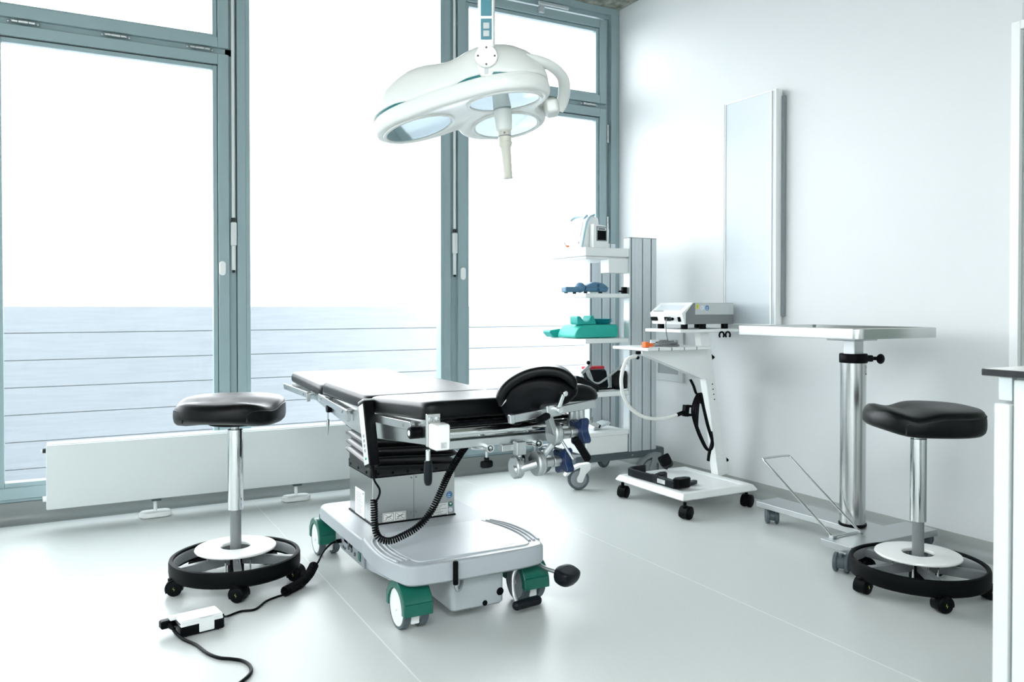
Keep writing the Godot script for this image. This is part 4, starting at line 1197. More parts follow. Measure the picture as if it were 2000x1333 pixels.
func leg_support() -> void:
	var t := thing("leg_support", "black padded leg support on jointed steel clamps with blue knobs, at the table end", "leg support", V(1.24, 0.55, -2.1))
	var r := V(0.8776, 0, 0.4795); var nn := V(-0.4795, 0, 0.8776)
	var c := V(1.243, 0.789, -2.108)
	var at2 := Basis(r, V(0, 1, 0), nn)
	var k := 1.0 / 645.0
	# shell
	var px := [[969, 786], [972, 768], [985, 752], [1010, 740], [1040, 734], [1072, 735], [1098, 741], [1114, 751], [1122, 760], [1120, 770], [1108, 784], [1094, 792], [1062, 797], [1026, 802], [1004, 809], [998, 817], [1010, 823], [1010, 830], [996, 832], [986, 824], [976, 806]]
	var pts := []
	for e in px: pts.append(Vector2((e[0] - 1045) * k, -(e[1] - 770) * k))
	var g := G.new().at(c, at2)
	var outline := soft(pts, 0.012, 3)
	var loops := []
	for e in [[-0.085, 0.86], [-0.080, 0.95], [-0.070, 1.0], [0.030, 1.0], [0.044, 0.975], [0.055, 0.92], [0.063, 0.82], [0.067, 0.66], [0.069, 0.4]]:
		var L := PackedVector3Array()
		for p in outline: L.append(V(p.x * e[1], p.y * e[1], e[0]))
		loops.append(L)
	g.loft(loops)
	var sh := part(t, "shell", g, M.plastic)
	# cushion riding over the shell
	px = [[971, 792], [972, 774], [981, 757], [999, 742], [1024, 730], [1052, 724.5], [1077, 726], [1096, 733], [1108, 744], [1115, 757]]
	var mid := []
	for e in px: mid.append(V((e[0] - 1045) * k, -(e[1] - 770) * k, 0.0))
	var arc := curve(mid, 4)
	loops = []
	for i in arc.size():
		var d := (arc[min(i + 1, arc.size() - 1)] - arc[max(i - 1, 0)]).normalized()
		var m := V(-d.y, d.x, 0)
		var f := float(i) / (arc.size() - 1)
		var w: float = sqrt(clampf(sin(PI * clampf(f, 0.004, 0.996)) * 3.0, 0.0, 1.0))
		var L := PackedVector3Array()
		for p in rrect(0.172 * lerpf(0.8, 1.0, w), max(0.030 * w, 0.004), max(0.014 * w, 0.0015), 5): L.append(arc[i] + V(0, 0, p.x - 0.008) + m * p.y)
		loops.append(L)
	g = G.new().at(c, at2).loft(loops)
	part(t, "cushion", g, M.leather)
	g = G.new()
	for e in [[1024, 780], [1113, 768]]: g.at(c, at2).rod(V((e[0] - 1045) * k, -(e[1] - 770) * k, 0.05), V((e[0] - 1045) * k, -(e[1] - 770) * k, 0.066), 0.004, 12)
	part(sh, "screw", g, M.rubber)
	g = G.new().at(c, at2)
	g.bar(V((972 - 1045) * k, -(792 - 770) * k, 0.056), V((989 - 1045) * k, -(772 - 770) * k, 0.056), 0.012, 0.004, 0.001)
	part(sh, "strap_slot", g, M.satin)
	# second cushion behind, lying on the rail
	g = G.new().at(V(1.385, 0.757, -2.14), B_PLAN)
	loops = []
	for e in [[0.0, 0.9], [0.004, 0.98], [0.014, 1.0], [0.03, 0.92], [0.042, 0.72], [0.049, 0.4]]:
		var L := PackedVector3Array()
		for p in rrect(0.16 * e[1], 0.11 * e[1], 0.04 * e[1], 6): L.append(V(p.x, p.y, e[0]))
		loops.append(L)
	g.loft(loops)
	part(t, "rear_cushion", g, M.leather)
	# rail, clamp block, lever
	part(t, "slide_rail", G.new().bar(V(1.111, 0.724, -2.05), V(1.41, 0.753, -2.05), 0.012, 0.024, 0.002), M.satin)
	part(t, "slide_rail", G.new().bar(V(1.30, 0.738, -2.14), V(1.46, 0.748, -2.14), 0.012, 0.02, 0.002), M.satin)
	g = G.new().bar(V(1.109, 0.724, -2.05), V(1.128, 0.7255, -2.05), 0.018, 0.028, 0.004)
	part(t, "rail_stop", g, M.satin)
	var cb := part(t, "clamp_block", G.new().bar(V(1.216, 0.743, -2.035), V(1.272, 0.749, -2.035), 0.045, 0.038, 0.005), M.satin)
	g = G.new().bar(V(1.246, 0.755, -1.998), V(1.264, 0.797, -1.998), 0.012, 0.014, 0.003)
	g.rod(V(1.264, 0.797, -2.012), V(1.264, 0.797, -1.985), 0.008, 14)
	g.rod(V(1.250, 0.748, -2.02), V(1.250, 0.748, -1.99), 0.010, 14)
	part(cb, "clamp_lever", g, M.chrome)
	g = G.new().rod(V(1.186, 0.716, -2.02), V(1.228, 0.734, -2.02), 0.011, 16, 0.004)
	part(cb, "paddle", g, M.plastic)
	# joints
	var X := V(1, 0, 0)
	part(t, "link", G.new().bar(V(1.232, 0.745, -2.045), V(1.276, 0.668, -2.075), 0.018, 0.032, 0.004, V(0, 0, 1)), M.satin)
	var d1 := V(1.285, 0.665, -2.083); var d2 := V(1.240, 0.575, -2.106); var d3 := V(1.182, 0.563, -2.135)
	for e in [[d1, 0.036], [d2, 0.038], [d3, 0.034]]:
		var q: Vector3 = e[0]
		var rr: float = e[1]
		g = G.new().turn(q - X * 0.013, q + X * 0.013, [Vector2(0, 0), Vector2(rr - 0.004, 0.0), Vector2(rr, 0.004), Vector2(rr, 0.011), Vector2(rr - 0.0015, 0.012), Vector2(rr - 0.0015, 0.0135), Vector2(rr, 0.0145), Vector2(rr, 0.022), Vector2(rr - 0.003, 0.026), Vector2(0, 0.026)], 36)
		part(t, "joint_disc", g, M.satin)
	part(t, "link", G.new().rod(d1 + V(-0.004, -0.03, 0), d2 + V(0.018, 0.02, 0.0), 0.0105, 18), M.satin)
	part(t, "link", G.new().rod(d3 + V(-0.014, -0.006, 0.012), d2 + V(-0.01, 0.002, 0.012), 0.0135, 20), M.satin)
	for e in [[d1, 0.07, 0.051], [d2, 0.07, 0.049]]:
		var q: Vector3 = e[0]
		g = G.new().rod(q + X * 0.01, q + X * 0.052, 0.0145, 20)
		g.rod(q + X * 0.053, q + X * 0.078, 0.0165, 20)
		part(t, "shaft", g, M.satin)
		part(t, "star_knob", star_knob(q + X * 0.093, X, e[2], 0.03), M.navy, "blue star knob")
	part(t, "star_knob", star_knob(V(1.285, 0.555, -2.20), X, 0.03, 0.026), M.navy, "blue star knob")
	# hanger blocks under the flat bar
	g = G.new().bx(V(1.176, 0.600, -2.150), V(1.210, 0.642, -2.122), 0.003)
	g.rod(V(1.192, 0.602, -2.135), V(1.190, 0.585, -2.135), 0.009, 14)
	g.bx(V(1.178, 0.568, -2.150), V(1.202, 0.592, -2.118), 0.003)
	part(t, "hanger", g, M.satin)
	part(t, "hanger", G.new().bx(V(1.135, 0.612, -2.178), V(1.178, 0.634, -2.140), 0.003), M.satin)
	part(t, "wing_knob", G.new().ball(V(1.212, 0.58, -2.16), V(0.012, 0.028, 0.016), 16, 10), M.plastic)
	# free handle
	g = G.new().at(V(1.358, 0.617, -2.04), Basis(X, V(0, 1, 0), V(0, 0, 1)))
	g.bar(V(-0.030, 0.040, 0), V(0.026, -0.038, 0), 0.020, 0.026, 0.009)
	part(t, "release_handle", g, M.rubber)
	part(t, "release_rod", G.new().rod(V(1.305, 0.645, -2.075), V(1.338, 0.585, -2.06), 0.004, 12), M.chrome)

# ---------------------------------------------------------------- rack of shelves by the windows
func big_castor(t: Node, c: Vector3, th: float, r: float, top: float, body: Material) -> void:
	# c: floor point; th: direction the wheel rolls
	var f := V(cos(th), 0, sin(th)); var ax := V(-sin(th), 0, cos(th))
	var o := c + V(0, r, 0)
	var st := c - f * r * 0.55
	var g := G.new()
	for s: float in [-1.0, 1.0]:
		var B := Basis(f, V(0, 1, 0), ax * s)
		g.at(o + ax * s * 0.018, B).poly(soft([Vector2(-0.02, -0.02), Vector2(0.012, -0.016), Vector2(0.014, 0.01), Vector2(0.0, 0.03), Vector2(-0.01, 0.085), Vector2(-0.065, 0.09), Vector2(-0.07, 0.06), Vector2(-0.04, 0.03)], 0.012), 0.0, 0.007, 0.002)
	var B2 := Basis(f, V(0, 1, 0), ax)
	g.at(o, B2).poly(soft([Vector2(0.085, 0.02), Vector2(0.08, 0.03), Vector2(0.05, 0.06), Vector2(0.0, 0.085), Vector2(-0.07, 0.092), Vector2(-0.07, 0.074), Vector2(-0.005, 0.069), Vector2(0.04, 0.05), Vector2(0.065, 0.024)], 0.012), -0.026, 0.026, 0.004)
	g.at(Vector3.ZERO).rod(st + V(0, r + 0.06, 0), st + V(0, top, 0), 0.02, 18, 0.004)
	var b := part(t, "castor", g, body)
	part(b, "tyre", G.new().turn(o - ax * 0.015, o + ax * 0.015, [Vector2(r - 0.014, 0.002), Vector2(r - 0.005, 0.0), Vector2(r, 0.006), Vector2(r, 0.024), Vector2(r - 0.005, 0.03), Vector2(r - 0.014, 0.028)], 40), M.tyre)
	part(b, "wheel_disc", G.new().turn(o - ax * 0.0145, o + ax * 0.0145, [Vector2(0, 0), Vector2(r - 0.02, 0.0), Vector2(r - 0.0135, 0.003), Vector2(r - 0.0135, 0.026), Vector2(r - 0.02, 0.029), Vector2(0, 0.029)], 40), M.greyplastic)

func rack() -> void:
	var t := thing("shelf_rack", "mobile rack with two ribbed aluminium columns and white shelves, in the corner by the windows", "shelf rack", V(2.95, 0, -4.16))
	for z in [-3.95, -4.38]:
		var g := G.new()
		g.bx(V(2.974, 0.165, z - 0.052), V(3.172, 1.468, z - 0.006), 0.0)
		var c := part(t, "column", g, M.alu_dark)
		for e in [[2.970, 2.981], [2.988, 3.067], [3.073, 3.133], [3.140, 3.177]]:
			g = G.new()
			var x0: float = e[0]; var x1: float = e[1]
			g.bx(V(x0, 0.165, z - 0.058), V(x1, 1.47, z), 0.0015)
			if x1 - x0 > 0.03:
				for k in 2:
					var x := lerpf(x0, x1, 0.33 + 0.34 * k)
					g.bx(V(x - 0.0016, 0.166, z - 0.001), V(x + 0.0016, 1.469, z + 0.0012), 0.0006)
			part(c, "profile", g, M.alu)
		part(c, "end_cap", G.new().bx(V(2.969, 1.468, z - 0.06), V(3.178, 1.474, z + 0.001), 0.002), M.greyplastic)
		var rl := part(t, "base_rail", G.new().bx(V(2.64, 0.128, z - 0.062), V(3.20, 0.168, z + 0.006), 0.004), M.alu_dark)
		part(rl, "rail_end", G.new().bx(V(3.18, 0.122, z - 0.068), V(3.235, 0.178, z + 0.012), 0.008), M.tyre)
		part(rl, "rail_end", G.new().bx(V(2.575, 0.122, z - 0.068), V(2.65, 0.172, z + 0.012), 0.008), M.tyre)
		for x in [2.99, 3.15]: part(rl, "bolt", G.new().rod(V(x, 0.148, z + 0.005), V(x, 0.148, z + 0.009), 0.006, 12), M.greyplastic)
	part(t, "cross_beam", G.new().bx(V(2.60, 0.128, -4.40), V(2.64, 0.165, -3.95), 0.003), M.alu_dark)
	big_castor(t, V(2.548, 0, -3.87), PI + 0.35, 0.062, 0.125, M.white)
	big_castor(t, V(3.11, 0, -3.93), PI + 0.1, 0.062, 0.125, M.greyplastic)
	big_castor(t, V(2.60, 0, -4.36), PI + 0.7, 0.062, 0.125, M.white)
	big_castor(t, V(3.05, 0, -4.33), PI - 0.4, 0.062, 0.125, M.greyplastic)
	var xs := 2.655; var xe := 2.972; var z0 := -4.385; var z1 := -3.955
	var g := G.new().bx(V(xs, 1.352, z0), V(xe, 1.404, z1), 0.004)
	g.bx(V(xs + 0.015, 1.335, z0 + 0.02), V(xe, 1.354, z1 - 0.02), 0.006)
	part(t, "shelf", g, M.white)
	part(t, "shelf_bracket", G.new().bx(V(2.83, 1.255, z1 - 0.10), V(xe + 0.002, 1.345, z1 - 0.012), 0.003), M.white)
	for e in [[1.106, 1.131], [0.833, 0.86], [0.512, 0.543]]:
		part(t, "shelf", G.new().bx(V(xs, e[0], z0), V(xe, e[1], z1), 0.004), M.white)
	var dr := part(t, "drawer_box", G.new().bx(V(xs + 0.006, 0.168, z0), V(xe - 0.006, 0.296, z1), 0.004), M.white)
	part(dr, "lid", G.new().bx(V(xs, 0.276, z0 - 0.004), V(xe - 0.002, 0.302, z1 + 0.005), 0.004), M.white)
	g = G.new().bx(V(xs - 0.006, 0.205, z1 - 0.035), V(xs + 0.008, 0.258, z1 - 0.015), 0.002)
	part(dr, "latch", g, M.alu_dark)
	g = G.new().bx(V(2.935, 1.131, -3.99), V(2.966, 1.172, -3.965), 0.003)
	g.bx(V(2.912, 1.140, -3.985), V(2.94, 1.150, -3.97), 0.002)
	part(t, "cable_clamp", g, M.rubber)

func rack_items() -> void:
	# monitor on the top shelf
	var t := thing("patient_monitor", "white patient monitor with pale blue trim and a side printer on the top rack shelf", "monitor", V(2.79, 1.404, -4.17))
	var y0 := 1.405
	var B := Basis(V(1, 0, 0), V(0, 1, 0), V(0, 0, 1))
	var g := G.new().at(V(0, 0, -4.285), B)
	g.poly(soft([Vector2(2.692, y0), Vector2(2.705, y0 + 0.05), Vector2(2.735, y0 + 0.178), Vector2(2.775, y0 + 0.205), Vector2(2.83, y0 + 0.19), Vector2(2.848, y0)], 0.02), 0.0, 0.215, 0.010, 50)
	var bd := part(t, "housing", g, M.white)
	# pale trim arc on the near side of the housing
	g = G.new().tube(curve([V(2.704, y0 + 0.006, -4.072), V(2.716, y0 + 0.06, -4.072), V(2.732, y0 + 0.13, -4.072), V(2.748, y0 + 0.172, -4.072), V(2.772, y0 + 0.198, -4.073), V(2.80, y0 + 0.206, -4.075)], 8), 0.007, 10)
	part(bd, "trim", g, M.paleblue)
	g = G.new().tube(curve([V(2.74, y0 + 0.178, -4.25), V(2.765, y0 + 0.203, -4.24), V(2.775, y0 + 0.207, -4.175), V(2.765, y0 + 0.203, -4.11), V(2.74, y0 + 0.178, -4.10)], 8), 0.010, 12)
	part(bd, "handle", g, M.paleblue)
	var sn := V(-0.972, 0.23, 0).normalized()
	var su := V(0.23, 0.972, 0).normalized()
	part(bd, "screen", G.new().card(V(2.7195, y0 + 0.112, -4.178), V(0, 0, 1), su, 0.165, 0.105, 0.003), M.panelface)
	g = G.new().rod(V(2.705, y0 + 0.035, -4.10), V(2.698, y0 + 0.034, -4.10), 0.008, 14)
	part(bd, "knob", g, M.greyplastic)
	g = G.new().at(V(0, 0, -4.068), B).poly(soft([Vector2(2.755, y0), Vector2(2.758, y0 + 0.148), Vector2(2.85, y0 + 0.138), Vector2(2.875, y0 + 0.12), Vector2(2.868, y0)], 0.012), 0.0, 0.045, 0.006, 50)
	var pr := part(t, "printer_module", g, M.white)
	part(pr, "paper_door", G.new().bx(V(2.785, y0 + 0.05, -4.024), V(2.848, y0 + 0.108, -4.021), 0.001), M.rubber)
	part(pr, "door_frame", ring(G.new(), 2.778, 2.855, y0 + 0.043, y0 + 0.132, 0.007, -4.025, -4.0205, 0.001), M.greyplastic)
	part(pr, "vent", G.new().bx(V(2.793, y0 + 0.113, -4.0235), V(2.84, y0 + 0.121, -4.0205), 0.0005), M.alu_dark)
	g = G.new().rod(V(2.694, y0 + 0.02, -4.20), V(2.676, y0 + 0.018, -4.20), 0.006, 12)
	part(t, "lead_plug", g, M.orange)
	g = G.new().tube(curve([V(2.676, y0 + 0.018, -4.20), V(2.655, y0 + 0.05, -4.21), V(2.62, y0 + 0.055, -4.25), V(2.585, y0 + 0.025, -4.29), V(2.58, y0 + 0.005, -4.31), V(2.62, y0 + 0.002, -4.32), V(2.66, y0 + 0.004, -4.31)], 8), 0.0022, 8)
	part(t, "lead", g, M.alu_dark)
	g = G.new().tube(curve([V(2.868, y0 + 0.02, -4.10), V(2.89, y0 + 0.012, -4.10), V(2.91, y0 + 0.003, -4.08), V(2.94, y0 + 0.003, -4.05), V(2.96, y0 + 0.003, -4.06)], 8), 0.003, 8)
	part(t, "lead", g, M.rubber)
	# blue device on the second shelf
	var y := 1.131
	t = thing("blue_device", "small slate-blue device with a rounded fish-shaped end on the second rack shelf", "medical device", V(2.74, y, -4.1))
	g = G.new().at(V(0, 0, -4.13), B).poly(soft([Vector2(2.725, y + 0.012), Vector2(2.73, y + 0.05), Vector2(2.79, y + 0.072), Vector2(2.85, y + 0.066), Vector2(2.885, y + 0.048), Vector2(2.897, y + 0.03), Vector2(2.885, y + 0.010)], 0.014), 0.0, 0.075, 0.014, 50)
	bd = part(t, "body", g, M.blue)
	g = G.new().at(V(0, 0, -4.0555), B)
	g.poly(circ(0.010, 20, Vector2(2.815, y + 0.050)), 0.0, 0.003, 0.001); g.poly(circ(0.010, 20, Vector2(2.815, y + 0.025)), 0.0, 0.003, 0.001)
	part(bd, "button", g, M.blue_dark)
	part(bd, "split_line", G.new().bx(V(2.735, y + 0.0365, -4.0556), V(2.893, y + 0.0385, -4.0543), 0.0), M.blue_dark)
	part(t, "knuckle", G.new().ball(V(2.707, y + 0.037, -4.095), V(0.032, 0.033, 0.036), 24, 14), M.blue)
	part(t, "tail", G.new().bx(V(2.59, y + 0.006, -4.13), V(2.70, y + 0.042, -4.07), 0.008), M.blue)
	g = G.new()
	for x in [2.61, 2.67, 2.75, 2.86]: g.rod(V(x, y, -4.1), V(x, y + 0.012, -4.1), 0.012, 14)
	part(t, "foot", g, M.rubber)
	# third shelf: positioning pads and dishes
	y = 0.86
	g = G.new().at(V(0, 0, -4.25), B).poly(soft([Vector2(2.635, y + 0.002), Vector2(2.66, y + 0.055), Vector2(2.70, y + 0.083), Vector2(2.962, y + 0.083), Vector2(2.962, y + 0.002)], 0.025, 5), 0.0, 0.20, 0.012, 60)
	solo("wedge_cushion", "turquoise wedge cushion lying on the third rack shelf", "cushion", V(2.80, y, -4.15), g, M.cushion, "")
	g = G.new().at(V(0, 0, -4.14), B).poly(soft([Vector2(2.665, y + 0.083), Vector2(2.662, y + 0.135), Vector2(2.685, y + 0.135), Vector2(2.715, y + 0.100), Vector2(2.742, y + 0.100), Vector2(2.765, y + 0.138), Vector2(2.782, y + 0.136), Vector2(2.805, y + 0.083)], 0.014, 4), 0.0, 0.085, 0.012, 60)
	solo("head_rest", "dark turquoise saddle-shaped head rest lying on the turquoise wedge cushion", "head rest", V(2.735, y + 0.083, -4.1), g, M.saddle, "")
	t = thing("dish", "turquoise dish stacked on another on the wedge cushion, uppermost", "dish", V(2.88, y + 0.096, -4.13), "turquoise dishes on the wedge cushion")
	var dsh := [Vector2(0.0, 0.0), Vector2(0.045, 0.0), Vector2(0.055, 0.004), Vector2(0.072, 0.018), Vector2(0.077, 0.019), Vector2(0.077, 0.021), Vector2(0.071, 0.0205), Vector2(0.053, 0.007), Vector2(0.0, 0.004)]
	off = Vector3.ZERO
	part(t, "bowl", G.new().lathe(dsh, 40), M.aqua)
	dup(t, V(2.885, y + 0.0845, -4.13), "turquoise dish on the wedge cushion, underneath the other dish")
	g = G.new().at(V(0, 0, -4.36), B).poly(soft([Vector2(2.60, y + 0.03), Vector2(2.605, y + 0.046), Vector2(2.68, y + 0.055), Vector2(2.70, y + 0.03), Vector2(2.69, y + 0.001), Vector2(2.63, y + 0.001)], 0.008), 0.0, 0.09, 0.006, 60)
	solo("gel_pad", "folded turquoise gel pad at the outer end of the third rack shelf", "gel pad", V(2.65, y, -4.3), g, M.saddle, "")
	# fourth shelf: arm board pads, a padded board and a bent rod
	y = 0.543
	t = thing("arm_pad", "black tapered arm pad resting at the outer edge of the fourth rack shelf", "arm pad", V(2.68, y, -4.0))
	g = G.new().at(V(2.685, y + 0.045, -4.0), Basis(V(0, 0, 1), -0.42))
	var loops := []
	for e in [[-0.095, 0.6], [-0.09, 0.8], [-0.05, 1.0], [0.04, 0.85], [0.078, 0.8], [0.085, 0.65]]:
		var L := PackedVector3Array()
		for p in rrect(0.055 * e[1], 0.085 * e[1], 0.02 * e[1], 5): L.append(V(e[0], p.x, p.y))
		loops.append(L)
	part(t, "pad", g.loft(loops), M.leather)
	t = thing("side_support", "pair of black square pads on a bar lying on the fourth rack shelf", "side support", V(2.97, y, -3.97))
	for e in [[2.915, -2.45], [3.0, -1.9]]:
		g = G.new()
		loops = []
		for q in [[-0.022, 0.8], [-0.018, 0.95], [-0.006, 1.0], [0.006, 0.97], [0.014, 0.85], [0.018, 0.5]]:
			var L := PackedVector3Array()
			for p in rrect(0.085 * q[1], 0.118 * q[1], 0.022 * q[1], 5): L.append(V(q[0] + 0.006 * absf(p.x) / 0.04, p.y, p.x))
			loops.append(L)
		g.at(V(e[0], y + 0.062, -3.985), Basis(V(0, 1, 0), e[1]))
		part(t, "pad", g.loft(loops), M.leather)
	part(t, "bar", G.new().rod(V(2.74, y + 0.014, -3.99), V(3.0, y + 0.012, -3.99), 0.006, 12), M.rubber)
	g = G.new().at(V(2.80, y + 0.066, -4.06), Basis(V(1, 0, 0), -0.25)).box(Vector3.ZERO, V(0.17, 0.12, 0.035), 0.014)
	solo("padded_board", "grey sheen padded board leaning upright on the fourth rack shelf", "padded board", V(2.80, y, -4.06), g, M.grip, "")
	g = G.new().bx(V(2.72, y + 0.128, -4.10), V(2.86, y + 0.146, -4.05), 0.005)
	solo("red_strap", "small red strap lying on top of the padded board", "strap", V(2.79, y + 0.128, -4.07), g, M.red, "")
	t = thing("rod_holder", "bent steel rod with a jointed clamp propped on the fourth rack shelf", "rod holder", V(2.75, y, -4.0))
	part(t, "rod", G.new().tube(curve([V(2.995, 0.734, -3.975), V(2.88, 0.655, -3.98), V(2.80, 0.605, -3.985), V(2.765, 0.592, -3.99), V(2.735, 0.602, -3.995), V(2.71, 0.63, -4.0), V(2.69, 0.675, -4.0)], 8), 0.0068, 12), M.satin)
	g = G.new().rod(V(2.655, 0.655, -4.0), V(2.715, 0.698, -4.0), 0.011, 16)
	g.rod(V(2.70, 0.690, -4.0), V(2.735, 0.61, -4.0), 0.006, 12)
	g.rod(V(2.662, 0.65, -4.0), V(2.655, 0.60, -4.0), 0.005, 12)
	var cl := part(t, "clamp", g, M.satin)
	part(cl, "knob", G.new().ball(V(2.705, 0.717, -4.0), V(0.012, 0.012, 0.012), 16, 10), M.rubber)
	# on the drawer box: a steel bracket
	y = 0.302
	t = thing("steel_bracket", "steel clamp bracket with a square black end cap lying on the white drawer box", "bracket", V(2.80, y, -4.05))
	g = G.new().bar(V(2.70, y + 0.075, -4.07), V(2.80, y + 0.026, -4.03), 0.035, 0.028, 0.003)
	part(t, "square_tube", g, M.satin)
	part(t, "end_cap", G.new().bar(V(2.801, y + 0.0255, -4.0296), V(2.808, y + 0.022, -4.027), 0.028, 0.022, 0.002), M.rubber)
	part(t, "base_plate", G.new().at(V(2.83, y + 0.022, -4.08), Basis(V(0, 0, 1), 0.25)).box(Vector3.ZERO, V(0.13, 0.016, 0.09), 0.003), M.alu)
	part(t, "screw", G.new().rod(V(2.745, y + 0.05, -4.02), V(2.745, y + 0.085, -4.02), 0.005, 12), M.greymetal)

# ---------------------------------------------------------------- white trolley with the electrosurgical unit
func knob3(c: Vector3, ax: Vector3) -> G:
	var pts := PackedVector2Array()
	for i in 48:
		var a := TAU * i / 48
		pts.append(Vector2(cos(a), sin(a)) * 0.021 * (0.62 + 0.38 * pow(0.5 + 0.5 * cos(3.0 * a), 1.2)))
	var x := ax.cross(V(0, 1, 0)).normalized()
	var g := G.new().at(c, Basis(x, ax.cross(x), ax)).poly(pts, 0.010, 0.024, 0.003, 60)
	g.at(Vector3.ZERO).rod(c, c + ax * 0.012, 0.006, 12)
	return g

func trolley() -> void:
	var t := thing("equipment_trolley", "white steel trolley with a leaning post, small shelf and device platform beside the white wall", "trolley", V(2.91, 0, -3.37))
	# base tray: sloping rim round a sunken floor
	var loops := []
	var cx := 2.908; var cz := -3.375
	for e in [[0.085, -0.012, 0.008], [0.082, 0.0, 0.006], [0.090, 0.006, 0.005], [0.112, -0.008, 0.005], [0.116, -0.012, 0.005], [0.1155, -0.045, 0.006], [0.108, -0.052, 0.006]]:
		var L := PackedVector3Array()
		for p in rrect(0.495 + 2 * e[1], 0.56 + 2 * e[1], e[2], 3): L.append(V(cx + p.x, e[0], cz + p.y))
		loops.append(L)
	part(t, "base_tray", G.new().loft(loops), M.white)
	var cp := [[V(2.663, 0, -3.592), -0.45], [V(2.662, 0, -3.075), -0.25], [V(3.108, 0, -3.112), -0.3], [V(3.12, 0, -3.62), -0.4]]
	for e in cp: twin_castor(t, e[0], e[1], 0.031, 0.026, 0.086, M.plastic, M.plastic)
	# post
	var a := V(3.187, 0.11, -3.40); var b := V(3.045, 0.925, -3.40)
	var po := part(t, "post", G.new().bar(a, b, 0.052, 0.066, 0.004, V(1, 0, 0)), M.white)
	part(po, "sleeve", G.new().bar(a, a.lerp(b, 0.14), 0.060, 0.076, 0.004, V(1, 0, 0)), M.white)
	var g := G.new()
	for k in 4:
		var p := a.lerp(b, 0.63 - 0.035 * k)
		g.rod(p + V(0.008, 0, 0.0255), p + V(0.008, 0, 0.0268), 0.004, 12)
	part(po, "hole", g, M.rubber)
	var ln := (b - a).normalized()
	var side := V(-ln.y, ln.x, 0) * -1.0
	part(t, "star_knob", knob3(a.lerp(b, 0.80) + side * 0.033, side), M.plastic)
	part(t, "star_knob", knob3(a.lerp(b, 0.085) + side * 0.038, side), M.plastic)
	# tray shelf on a tapering arm
	part(t, "shelf", G.new().bx(V(2.592, 0.822, -3.60), V(3.02, 0.838, -3.29), 0.003), M.white)
	g = G.new()
	for k in 4: g.bx(V(2.66 + 0.085 * k, 0.821, -3.2905), V(2.666 + 0.085 * k, 0.8385, -3.2885), 0.0)
	part(t, "slot", g, M.greyplastic)
	part(t, "shelf_lip", G.new().bx(V(2.85, 0.836, -3.60), V(3.03, 0.866, -3.59), 0.002), M.white)
	g = G.new().at(V(0, 0, -3.43), Basis(V(1, 0, 0), V(0, 1, 0), V(0, 0, 1))).poly(PackedVector2Array([Vector2(2.62, 0.822), Vector2(2.62, 0.805), Vector2(3.03, 0.655), Vector2(3.075, 0.655), Vector2(3.05, 0.822)]), 0.0, 0.06, 0.002)
	part(t, "shelf_arm", g, M.white)
	# platform under the device
	part(t, "platform", G.new().bx(V(2.835, 0.912, -3.625), V(3.26, 0.93, -3.325), 0.003), M.white)
	g = G.new()
	for x in [3.12, 3.165]: g.tube(curve([V(x - 0.013, 0.884, -3.318), V(x - 0.0165, 0.897, -3.318), V(x - 0.011, 0.909, -3.318), V(x, 0.913, -3.318), V(x + 0.011, 0.909, -3.318), V(x + 0.0165, 0.897, -3.318), V(x + 0.013, 0.884, -3.318)], 6), 0.005, 10)
	part(t, "cable_hook", g, M.rubber)
	# cord cleats down the post
	g = G.new()
	g.tube(curve([V(2.945, 0.655, -3.37), V(2.965, 0.62, -3.368), V(2.985, 0.58, -3.37), V(3.02, 0.56, -3.375), V(3.03, 0.52, -3.38)], 8), 0.0105, 10, false, 0.6)
	g.tube(curve([V(3.075, 0.20, -3.372), V(3.08, 0.24, -3.37), V(3.095, 0.28, -3.372), V(3.11, 0.31, -3.38), V(3.105, 0.36, -3.385)], 8), 0.0105, 10, false, 0.6)
	part(t, "cord_cleat", g, M.rubber)
	# device
	t = thing("electrosurgical_unit", "grey and white electrosurgical unit with a sloping front on the trolley platform", "medical device", V(3.01, 0.93, -3.47))
	var B := Basis(V(1, 0, 0), V(0, 1, 0), V(0, 0, 1))
	g = G.new().at(V(0, 0, -3.605), B).poly(PackedVector2Array([Vector2(2.875, 0.957), Vector2(2.875, 1.018), Vector2(2.935, 1.072), Vector2(3.225, 1.072), Vector2(3.225, 0.957)]), 0.0, 0.265, 0.003)
	var cs := part(t, "case", g, M.socket)
	g = G.new().at(V(0, 0, -3.607), B).poly(PackedVector2Array([Vector2(2.872, 0.956), Vector2(2.854, 1.017), Vector2(2.93, 1.074), Vector2(2.937, 1.074), Vector2(2.882, 1.018), Vector2(2.882, 0.956)]), 0.0, 0.272, 0.002)
	var fr := part(cs, "front_panel", g, M.white)
	part(cs, "lower_band", G.new().bx(V(2.94, 0.958, -3.3405), V(3.226, 1.008, -3.3385), 0.0005), M.greymetal)
	part(cs, "corner_band", G.new().at(V(0, 0, -3.341), B).poly(PackedVector2Array([Vector2(2.884, 0.958), Vector2(2.884, 1.015), Vector2(2.938, 1.07), Vector2(2.948, 1.07), Vector2(2.948, 0.958)]), 0.0, 0.0028, 0.0004), M.greymetal)
	part(cs, "upper_band", G.new().bx(V(2.95, 1.009, -3.3405), V(3.226, 1.071, -3.3385), 0.0005), M.socket_frame)
	var im := page(48, 64, Color("d9d34c")); lines(im, Rect2i(8, 8, 32, 48), 4, 4, Color("3a3a20"), 2)
	part(cs, "sticker", G.new().card(V(2.965, 1.052, -3.3385), V(1, 0, 0), V(0, 1, 0), 0.019, 0.026, 0.0008), print_mat(im))
	var P := table_prints()
	off = t.position
	round_stick(cs, "sticker", V(2.998, 1.045, -3.3385), 0.014, P.round_white)
	round_stick(cs, "sticker", V(3.032, 1.045, -3.3385), 0.015, P.round_blue)
	g = G.new()
